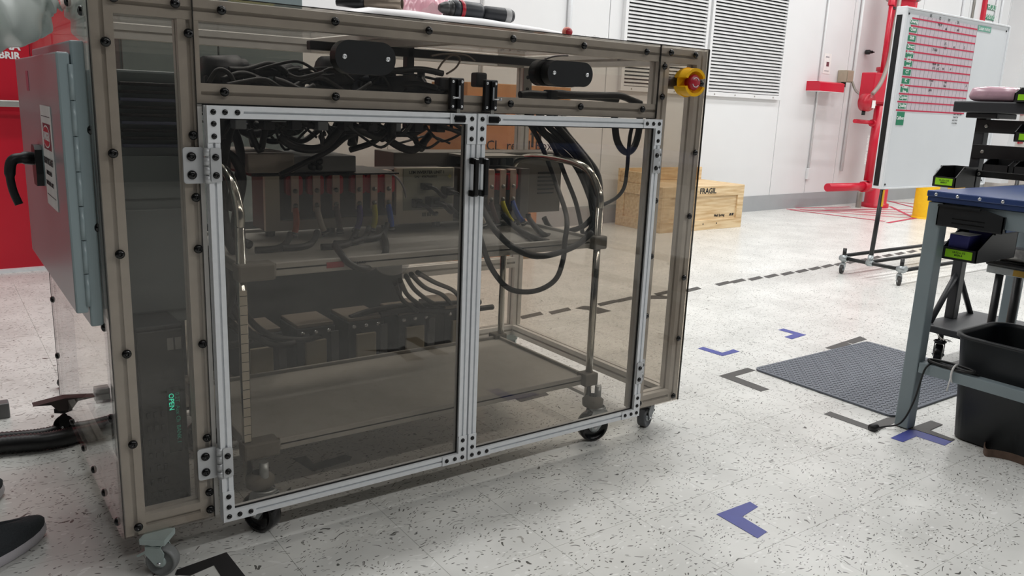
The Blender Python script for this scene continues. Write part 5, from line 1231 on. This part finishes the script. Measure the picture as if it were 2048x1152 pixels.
mb = MB(); mb.box(2.85, 2.97, -.585, -.49, .672, .775, bev=.003); obj('blue_carton', mb, mat('blue_carton', (58, 58, 128), .5), t)
# ---- trash bin
t = thing('waste_bin', 'black plastic waste bin on the floor under the workbench', 'bin', (2.88, -.72, 0))
tb = (2.72, 3.02, -.86, -.60)
mb = MB(); rings = []
lv = [(0, .02), (.006, 0), (.30, -.022), (.385, -.03), (.388, -.04), (.40, -.04), (.40, -.026), (.385, -.024), (.30, -.016), (.012, .008)]
n_ = 6
def rr(o, z): return [Vector((a, b, z)) for a, b in rrect(tb[0]+o, tb[1]-o, tb[2]+o, tb[3]-o, .055-o*.5, 6)]
for (z, o_) in lv: rings.append([mb.bm.verts.new(v) for v in rr(o_+.0, z)])
fs = []
for A_, B_ in zip(rings, rings[1:]):
    for k in range(len(A_)): f = mb.bm.faces.new((A_[k], A_[(k+1) % len(A_)], B_[(k+1) % len(A_)], B_[k])); f.smooth = True; fs.append(f)
fs.append(mb.bm.faces.new(rings[0])); fs.append(mb.bm.faces.new(rings[-1][::-1])); bmesh.ops.recalc_face_normals(mb.bm, faces=fs)
obj('tub', mb, mat('bin_black', (34, 37, 40), .5, 0, .06, 20), t)
# strap on floor
def ribbon(pts, w, th, name, m_, label, cat):
    pts = smooth_path(pts, 6); mb = MB(); rings = []
    for i, p in enumerate(pts):
        d = (pts[min(i+1, len(pts)-1)]-pts[max(i-1, 0)]); d.z = 0; d.normalize(); n = Vector((-d.y, d.x, 0))*th/2
        lean = Vector((.15, .1, 1)).normalized()*w
        rings.append([mb.bm.verts.new(q) for q in (p-n, p+n, p+n+lean, p-n+lean)])
    fs = []
    for A_, B_ in zip(rings, rings[1:]):
        for k in range(4): f = mb.bm.faces.new((A_[k], A_[(k+1) % 4], B_[(k+1) % 4], B_[k])); fs.append(f)
    fs.append(mb.bm.faces.new(rings[0])); fs.append(mb.bm.faces.new(rings[-1][::-1])); bmesh.ops.recalc_face_normals(mb.bm, faces=fs)
    return single(name, mb, m_, label, cat)
sp = [PX(2060, 936, z=0), PX(2022, 922, z=0), PX(1990, 915, z=0), PX(1970, 912, z=0), PX(1969, 898, z=0), PX(1990, 895, z=0), PX(2020, 905, z=0), PX(2070, 915, z=0)]
sp = [Vector((p.x, p.y, .001)) for p in sp]
ribbon(sp, .026, .003, 'webbing_strap', mat('brown_strap', (96, 76, 64), .7, 0, .15, 60), 'brown webbing strap curled on the floor beside the waste bin', 'strap')
# ================================================================== MOBILE BIN RACK
t = thing('bin_rack', 'black steel bin rack on a wheeled platform behind the workbench', 'rack', (3.78, -.5, 0))
RK = mat('rack_black', (48, 50, 53), .45, 0, .08, 15)
mb = MB(); mb.box(3.525, 4.05, -1.3, -.02, .165, .2, bev=.006); obj('platform', mb, RK, t)
px_ = 3.77
mb = MB(); mb.box(px_-.025, px_+.025, -.075, -.03, .2, 1.2, bev=.004); obj('upright', mb, RK, t)
mb = MB(); mb.box(px_-.025, px_+.025, -1.25, -1.2, .2, 1.2, bev=.004); obj('upright', mb, RK, t)
for s in (-1, 1):
    mb = MB(); A = Vector((px_, -.052, .44)); Bp = Vector((px_+s*.2, -.052, .2)); mb.tube([A, Bp], .016, 4); obj('brace', mb, RK, t)
mb = MB(); mb.box(3.66, 3.95, -1.3, .045, 1.195, 1.245, bev=.006); obj('top_shelf', mb, RK, t)
mb = MB(); mb.box(3.70, 3.90, -.14, .0, 1.17, 1.1945, bev=.004); obj('shelf_bracket', mb, RK, t)
for (z0, z1) in ((1.105, 1.165), (.985, 1.05), (.90, .93)):
    mb = MB(); mb.box(px_-.032, px_-.026, -1.28, -.035, z0, z1, bev=.002); rl = obj('cross_rail', mb, BLACK, t)
    mb = MB(); mb.lathe([(.009, 0), (.008, .003), (.004, .004), (0, .002)], at((px_-.0322, -.085, (z0+z1)/2), (-1, 0, 0)), 12); obj('bolt_head', mb, STEEL, rl)
for (x, y) in ((3.6, -.1), (4.0, -.1), (3.6, -1.2), (4.0, -1.2)): caster_parts((x, y, 0), .05, .165, .4, BLACKG, RK, t, .035, 0, BLACK)
# chain
mb = MB(); cp_ = smooth_path([PX(1873, 662, x=3.55), PX(1880, 676, x=3.5), PX(1892, 680, x=3.45), PX(1902, 683, x=3.5)], 4)
for k in range(len(cp_)-1):
    c = (cp_[k]+cp_[k+1])/2; M_ = at(c, cp_[k+1]-cp_[k]); ring = [M_ @ (Vector((.005*math.cos(a*math.pi/4), 0, .010*math.sin(a*math.pi/4))) if k % 2 else Vector((0, .005*math.cos(a*math.pi/4), .010*math.sin(a*math.pi/4)))) for a in range(8)]
    mb.tube(ring, .0014, 5, closed=True)
o = obj('chain', mb, STEEL, t); o['kind'] = 'stuff'
mb = MB(); mb.box(3.45, 3.75, -.75, -.19, .003, .012); single('brown_board', mb, mat('brown_board', (112, 104, 94), .6, 0, .1, 8), 'brown board lying on the floor below the rack platform', 'board')
# bins on rack
bin_('parts_bin', 'black bin with lime label on the rack right of pink roll', 3.64, 3.8, -.36, -.225, 1.246, 1.31, 'x-', True, lip=.6)
bin_('parts_bin', 'black bin with lime label hanging on the upper rack rail', 3.60, 3.736, -.44, -.27, 1.075, 1.15, 'x-', True, lip=.55)
bin_('parts_bin', 'black bin with lime label low on the rack above the blue bench top', 3.55, 3.736, -.075, .03, .85, .945, 'x-', True, lip=.5)
for k in range(3):
    y = -.16-k*.13
    bin_('parts_bin', 'empty black bin hanging on the lower rack rail, %s' % ['nearest the rack upright', 'second from the upright', 'third from the upright'][k], 3.60, 3.737, y-.11, y, .935, .99, 'x-', False, lip=.6)
# pink roll
mb = MB(); mb.box(3.68, 3.84, -.215, -.005, 1.247, 1.312, bev=.022)
bmesh.ops.subdivide_edges(mb.bm, edges=mb.bm.edges[:], cuts=2, use_grid_fill=True)
for v in mb.bm.verts: v.co += Vector((math.sin(v.co.y*90)*.002, math.sin(v.co.z*120)*.003, max(0, v.co.z-1.25)*.04*math.sin(v.co.y*70)))
for f in mb.bm.faces: f.smooth = True
single('foam_roll', mb, mat('pink_wrapped_foam', (196, 160, 172), .18, 0, .12, 18), 'pale pink film wrapped roll on the rack top shelf', 'package')
# ================================================================== PIPE STAND
t = thing('pipe_stand', 'small stand of black pipes with metal joints beside the waste bin', 'stand', (3.25, -.55, 0))
A = PX(1977, 683, x=3.12); Bq = PX(1998, 546, x=3.12); A2 = PX(2018, 664, x=3.32); B2 = PX(2037, 548, x=3.32)
pa = (3.12, (A.y+Bq.y)/2); pb = (3.32, (A2.y+B2.y)/2)
za, zb = PX(1998, 546, x=3.12).z, .25
mb = MB(); mb.tube([(pa[0], pa[1], .03), (pa[0], pa[1], za)], .015, 14); obj('post', mb, PIPE, t)
mb = MB(); mb.tube([(pb[0], pb[1], .03), (pb[0], pb[1], za)], .017, 14); obj('post', mb, PIPE, t)
mb = MB(); mb.tube([(pa[0], pa[1], .24), (pb[0], pb[1], .22)], .014, 12); obj('cross_pipe', mb, PIPE, t)
for p_ in (pa, pb): joint((p_[0], p_[1], .235), (0, 0, 1), t, .023, .05); joint((p_[0]+.02, p_[1], .235), (1, 0, 0), t, .02, .05); mbf = MB(); mbf.lathe([(.03, 0), (.03, .02), (.018, .035)], Matrix.Translation((p_[0], p_[1], 0)), 14); obj('foot', mbf, RUBBER, t)
mb = MB(); mb.box(pa[0]-.03, pb[0]+.03, min(pa[1], pb[1])-.45, max(pa[1], pb[1])+.03, za, za+.03, bev=.003); o = obj('collar_plate', mb, ZINC, t)
mb = MB(); mb.box(pa[0]-.0315, pa[0]-.0302, pa[1]-.12, pa[1]-.06, za+.003, za+.027); obj('static_label', mb, mat('mustard_label', (196, 156, 60), .5), t)
mb = MB(); mb.box(pa[0]-.04, pb[0]+.04, min(pa[1], pb[1])-.46, max(pa[1], pb[1])+.035, za+.031, za+.055, bev=.008); obj('tray', mb, BLACKG, t)
mb = MB(); mb.box(pa[0]-.03, pa[0]+.05, pa[1]-.10, pa[1]+.02, za+.056, za+.11, bev=.02)
for v in mb.bm.verts: v.co += Vector((random.uniform(-.006, .006), random.uniform(-.006, .006), random.uniform(-.003, .006)))
single('crumpled_wrap', mb, mat('dirty_film', (206, 204, 200), .3, 0, .2, 60), 'crumpled pale plastic wrap lying on the pipe stand tray', 'wrap')
# ================================================================== HOSE AND FLOOR ITEMS AT LEFT
def hose(pts, r, label):
    P_ = smooth_path(pts, 26); mb = MB(); rad = [r*(1.0 if k % 2 else .88) for k in range(len(P_))]
    mb.tube(P_, rad, 12); return single('corrugated_hose', mb, mat('hose_black', (24, 24, 25), .4), label, 'hose')
hose([(-.75, 1.1, .031), (-.4, .97, .031), (-.19, .925, .031), (-.05, .89, .031), (.05, .93, .031), (.15, 1.1, .031), (.2, 1.3, .031)], .03, 'thick black corrugated hose curving on floor left of the machine')
hose([(-.75, 1.22, .022), (-.4, 1.06, .022), (-.19, 1.01, .022), (-.05, .985, .022), (.06, 1.06, .022), (.1, 1.25, .022), (.05, 1.5, .022)], .02, 'thinner black corrugated hose behind the thick one')
for (u, v, lab) in ((8, 838, 'small dark grey block on floor at the left picture edge'),):
    p = PX(u, v, z=0); mb = MB(); mb.box(p.x-.03, p.x+.02, p.y, p.y+.05, .0, .055, bev=.004)
    single('floor_block', mb, mat('block_grey', (104, 104, 104), .5, .3), lab, 'bracket')
# brake plate by the rear caster; second wing models its mirror image
mb = MB(); p = PX(112, 797, z=.075)
mb.prism([(-.085, .0), (.075, .02), (.04, -.006), (.015, -.03), (-.015, -.03), (-.035, -.005)], -.02, .02, 'y', Matrix.Translation(PX(125, 800, y=.93)))
single('bracket_with_reflection', mb, mat('dark_bracket', (58, 48, 46), .5), 'dark bracket at the rear left corner caster with its mirror image shaped in', 'bracket')
# ================================================================== PERSON AT THE LEFT
def skinned(name, V, Ed, Rad, m_, parent=None, sub=2):
    me = bpy.data.meshes.new(name); me.from_pydata(V, Ed, []); o = bpy.data.objects.new(name, me); COL.objects.link(o)
    md = o.modifiers.new('skin', 'SKIN'); md.use_smooth_shade = True
    for i, r in enumerate(Rad):
        sv = me.skin_vertices[0].data[i]; sv.radius = (r, r) if isinstance(r, (int, float)) else r
    me.skin_vertices[0].data[0].use_root = True
    s = o.modifiers.new('sub', 'SUBSURF'); s.levels = sub; s.render_levels = sub
    bpy.context.view_layer.update()
    m2 = bpy.data.meshes.new_from_object(o.evaluated_get(bpy.context.evaluated_depsgraph_get()))
    bpy.data.objects.remove(o); bpy.data.meshes.remove(me)
    for p_ in m2.polygons: p_.use_smooth = True
    m2.materials.clear(); m2.name = name
    return m2
PO = Vector((-.46, .30, 0)); PA = math.atan2(.62, .78)       # stands facing the grey box
PMx = Matrix.Translation(PO) @ Euler((0, 0, PA)).to_matrix().to_4x4()
PE = thing('person', 'person in silver grey work coat and dark sneakers reaching over the electrical cabinet', 'person', PO, PA)
# local frame: x forward, y to the person's left
SKIN = mat('skin', (176, 122, 96), .55); COAT = mat('silver_coat', (222, 230, 227), .3, 0, .08, 5, bump=.4); TROU = mat('dark_trousers', (42, 44, 50), .8)
WM_inv = PMx.inverted()
hand_w = WM_inv @ Vector((-.015, .30, 1.385)); 
V = [(0, 0, .95), (.01, 0, 1.15), (.02, 0, 1.38), (.02, 0, 1.5), (.04, 0, 1.6), (.05, 0, 1.68),
     (0, .10, .9), (.02, .11, .5), (0, .12, .09), (0, -.10, .9), (.02, -.12, .5), (0, -.13, .09),
     (.01, .19, 1.42), tuple(WM_inv @ Vector((-.30, .36, 1.30))), tuple(hand_w+Vector((-.06, 0, -.01))), (.01, -.19, 1.42), (-.08, -.24, 1.14), (-.08, -.25, .90)]
Ed = [(0, 1), (1, 2), (2, 3), (3, 4), (4, 5), (0, 6), (6, 7), (7, 8), (0, 9), (9, 10), (10, 11), (2, 12), (12, 13), (13, 14), (2, 15), (15, 16), (16, 17)]
Rad = [(.13, .11), (.13, .11), (.15, .11), .055, .075, .085, .085, .06, .04, .085, .06, .04, .06, .045, .028, .06, .045, .028]
body_me = skinned('body', V, Ed, Rad, SKIN)
body = obj_me('body', body_me, SKIN, PE, local=True)
# face and ears
def pl(name, mb, m_, parent): return obj_me(name, mesh_of(mb, name), m_, parent, local=True)
mb = MB(); bmesh.ops.create_icosphere(mb.bm, subdivisions=3, radius=1)
for v in mb.bm.verts: v.co = Vector((.055+v.co.x*.095, v.co.y*.078, 1.655+v.co.z*.115))
for f in mb.bm.faces: f.smooth = True
pl('head', mb, SKIN, body)
mb = MB(); bmesh.ops.create_icosphere(mb.bm, subdivisions=3, radius=1)
for v in mb.bm.verts: v.co = Vector((.035+v.co.x*.10, v.co.y*.088, 1.69+max(v.co.z, -.75)*.105))
for f in mb.bm.faces: f.smooth = True
pl('hair', mb, mat('dark_hair', (34, 26, 22), .6), PE)
for s in (-1, 1):
    mb = MB(); mb.lathe([(0, .006), (.008, .003), (.011, 0)], at((.143, s*.03, 1.66), (1, s*.15, 0)), 10); pl('eye', mb, WINK, PE)
    mb = MB(); mb.lathe([(.02, 0), (.03, .008), (.015, .012), (0, .01)], at((.045, s*.078, 1.65), (-.2, s, 0)), 12); pl('ear', mb, SKIN, PE)
mb = MB(); mb.prism([(.14, 1.66), (.175, 1.635), (.17, 1.625), (.14, 1.622)], -.012, .012, 'y'); pl('nose', mb, SKIN, PE)
mb = MB(); mb.box(.139, .147, -.024, .024, 1.592, 1.600, bev=.003); pl('mouth', mb, mat('lips', (140, 80, 74), .5), PE)
# coat: torso and sleeves, loose
mb = MB(); rings = []
prof_ = [(.70, .215, .175), (.80, .21, .17), (.95, .195, .155), (1.08, .185, .145), (1.2, .19, .145), (1.32, .205, .14), (1.40, .205, .125), (1.445, .17, .105), (1.475, .10, .085), (1.50, .075, .078), (1.53, .078, .08)]
for (z, ry, rx) in prof_:
    rings.append([mb.bm.verts.new((.012+(rx+.006*math.sin(a_*5+z*23)+.004*math.sin(a_*9-z*31))*math.cos(a_), (ry+.006*math.sin(a_*7+z*17))*math.sin(a_), z)) for a_ in [2*math.pi*k/48 for k in range(48)]])
fs = []
for A_, B_ in zip(rings, rings[1:]):
    for k in range(48): f = mb.bm.faces.new((A_[k], A_[(k+1) % 48], B_[(k+1) % 48], B_[k])); f.smooth = True; fs.append(f)
bmesh.ops.recalc_face_normals(mb.bm, faces=fs)
coat = obj_me('coat', mesh_of(mb, 'coat'), COAT, PE, local=True)
def sleeve(pts, rad):
    """loose wrinkled sleeve, person's own frame"""
    P_ = smooth_path(pts, 22); n = len(P_); seg = 56; mb = MB(); rings = []
    R_ = smooth_path([(r, 0, 0) for r in rad], 22)
    t0 = (P_[1]-P_[0]).normalized(); nr = t0.orthogonal().normalized()
    for i in range(n):
        t = (P_[min(i+1, n-1)]-P_[max(i-1, 0)]).normalized(); nr = (nr-t*nr.dot(t)).normalized(); bn = t.cross(nr); q = i/n; ring = []
        for k in range(seg):
            a = 2*math.pi*k/seg
            f = .016*abs(math.sin(q*9+a*1.5+math.sin(a*2+q*5)*1.2))**.7+.010*math.sin(a*3-q*22+math.sin(a)*2)+.004*math.sin(a*7+q*35)+.003*math.sin(a*2+q*70)
            ring.append(mb.bm.verts.new(P_[i]+(nr*math.cos(a)+bn*math.sin(a))*max(.02, R_[i].x+f-.005)))
        rings.append(ring)
    fs = []
    for A_, B_ in zip(rings, rings[1:]):
        for k in range(seg): f = mb.bm.faces.new((A_[k], A_[(k+1) % seg], B_[(k+1) % seg], B_[k])); f.smooth = True; fs.append(f)
    fs += [mb.bm.faces.new(rings[0][::-1]), mb.bm.faces.new(rings[-1])]; bmesh.ops.recalc_face_normals(mb.bm, faces=fs)
    return obj_me('sleeve', mesh_of(mb, 'sleeve'), COAT, coat, local=True)
LW = lambda *p: WM_inv @ Vector(p)
sleeve([(.01, .15, 1.42), LW(-.44, .42, 1.35), LW(-.30, .36, 1.30), LW(-.20, .33, 1.305), LW(-.12, .315, 1.335), LW(-.06, .305, 1.365), LW(-.028, .30, 1.378)], [.09, .095, .10, .10, .092, .072, .045])
sleeve([(.01, -.15, 1.42), (-.03, -.21, 1.28), (-.08, -.24, 1.14), (-.08, -.245, 1.02), (-.08, -.25, .92)], [.09, .09, .08, .065, .048])
V = [(0, 0, .92), (0, .10, .88), (.02, .115, .5), (0, .125, .09), (0, -.10, .88), (.02, -.125, .5), (0, -.135, .09)]
Ed = [(0, 1), (1, 2), (2, 3), (0, 4), (4, 5), (5, 6)]
tm = skinned('trousers', V, Ed, [.12, .085, .08, .07, .085, .08, .07], TROU); obj_me('trousers', tm, TROU, PE, local=True)
# hands with fingers
def hand(c, fwd, up, side, parent):
    """c: wrist; fwd: towards fingertips; up: back of hand"""
    c = Vector(c); fwd = Vector(fwd).normalized(); up = Vector(up).normalized(); lat = fwd.cross(up).normalized()*side
    V = [c, c+fwd*.045, c+fwd*.085]; Ed = [(0, 1), (1, 2)]; Rd = [(.026, .02), (.036, .016), (.034, .014)]
    for k, (o_, L_) in enumerate(((-.028, .065), (-.0095, .075), (.0095, .070), (.028, .055))):
        b = len(V); p_ = c+fwd*.085+lat*o_
        V += [p_, p_+fwd*L_*.45-up*.006, p_+fwd*L_*.75-up*.024, p_+fwd*L_*.85-up*.042]; Rd += [.0095, .009, .0085, .007]
        Ed += [(2, b), (b, b+1), (b+1, b+2), (b+2, b+3)]
    b = len(V); p_ = c+fwd*.03-lat*.026; V += [p_, p_+fwd*.025-lat*.022-up*.01, p_+fwd*.055-lat*.026-up*.018]; Rd += [.013, .011, .009]; Ed += [(0, b), (b, b+1), (b+1, b+2)]
    me = skinned('hand', [tuple(v) for v in V], Ed, Rd, SKIN); return obj_me('hand', me, SKIN, parent, local=True)
hand(hand_w+Vector((-.03, 0, -.002)), WM_inv.to_3x3() @ Vector((1, -.1, .02)), (0, 0, 1), 1, body)
hand((-.08, -.25, .91), (.1, 0, -1), (0, -1, 0), -1, body)
# shoes
def shoe(tipw, dirw, label):
    """tip point on the floor and pointing direction, world"""
    d = Vector(dirw).normalized(); L_ = .30
    M = Matrix.Translation(tipw) @ Euler((0, 0, math.atan2(d.y, d.x))).to_matrix().to_4x4()
    def outline(s, inset=0, n=26):
        o = []
        for k in range(n):
            a = 2*math.pi*k/n; cx_, cy_ = math.cos(a), math.sin(a)
            x = -L_/2+cx_*(L_/2-inset); hw = .036+.014*(cx_*.9+.15) if cx_ > -.2 else .036
            hw = .050-.012*max(0, -cx_)-.010*max(0, cx_)**3
            yy = (abs(cy_)**.75)*math.copysign(1, cy_)*(hw-inset)
            o.append((x, yy))
        return o
    mb = MB(); rings = []
    for (z, ins) in ((0, .006), (.004, .0), (.022, .001), (.03, .004)):
        rings.append([mb.bm.verts.new(M @ Vector((x, y, z+(.012*max(0, (x+.06)/.06)**2 if x > -.06 else 0)*(1 if z < .01 else .6)))) for x, y in outline(1, ins)])
    fs = []
    for A_, B_ in zip(rings, rings[1:]):
        for k in range(len(A_)): f = mb.bm.faces.new((A_[k], A_[(k+1) % len(A_)], B_[(k+1) % len(A_)], B_[k])); f.smooth = True; fs.append(f)
    fs += [mb.bm.faces.new(rings[0]), mb.bm.faces.new(rings[-1][::-1])]; bmesh.ops.recalc_face_normals(mb.bm, faces=fs)
    so = obj('shoe', mb, mat('white_sole', (206, 202, 208), .5), PE, label)
    mb = MB(); rings = []
    for (z, ins) in ((.026, .003), (.04, .003), (.055, .010), (.07, .020), (.085, .03), (.10, .034)):
        rr_ = []
        for x, y in outline(1, ins):
            # the upper slopes down towards the toe
            s = (x+L_)/L_; top = .105 if s < .42 else .105-(s-.42)/.58*.062
            zz = min(z, top-.004*abs(y)/.04); rr_.append(mb.bm.verts.new(M @ Vector((x, y*(1 if z < .06 else .8), zz+(.006*max(0, s-.8)/.2)))))
        rings.append(rr_)
    fs = []
    for A_, B_ in zip(rings, rings[1:]):
        for k in range(len(A_)): f = mb.bm.faces.new((A_[k], A_[(k+1) % len(A_)], B_[(k+1) % len(A_)], B_[k])); f.smooth = True; fs.append(f)
    fs.append(mb.bm.faces.new(rings[-1][::-1])); bmesh.ops.recalc_face_normals(mb.bm, faces=fs)
    obj('shoe_upper', mb, mat('knit_charcoal', (54, 58, 62), .85, 0, .2, 300), so)
    mb = MB()
    for k in range(4):
        x = -.13-k*.022; z_ = .1-.012*(3-k)
        mb.tube([M @ Vector((x, -.02, z_-.006)), M @ Vector((x, 0, z_+.004)), M @ Vector((x, .02, z_-.006))], .0028, 6)
    obj('laces', mb, BLACK, so)
sd = (.80, .60, 0)
shoe(PX(86, 1052, z=.0)+Vector((.0, -.03, 0)), sd, None)
shoe(PX(6, 985, z=.0)+Vector((0, -.0, 0)), (.8, .6, 0), None)
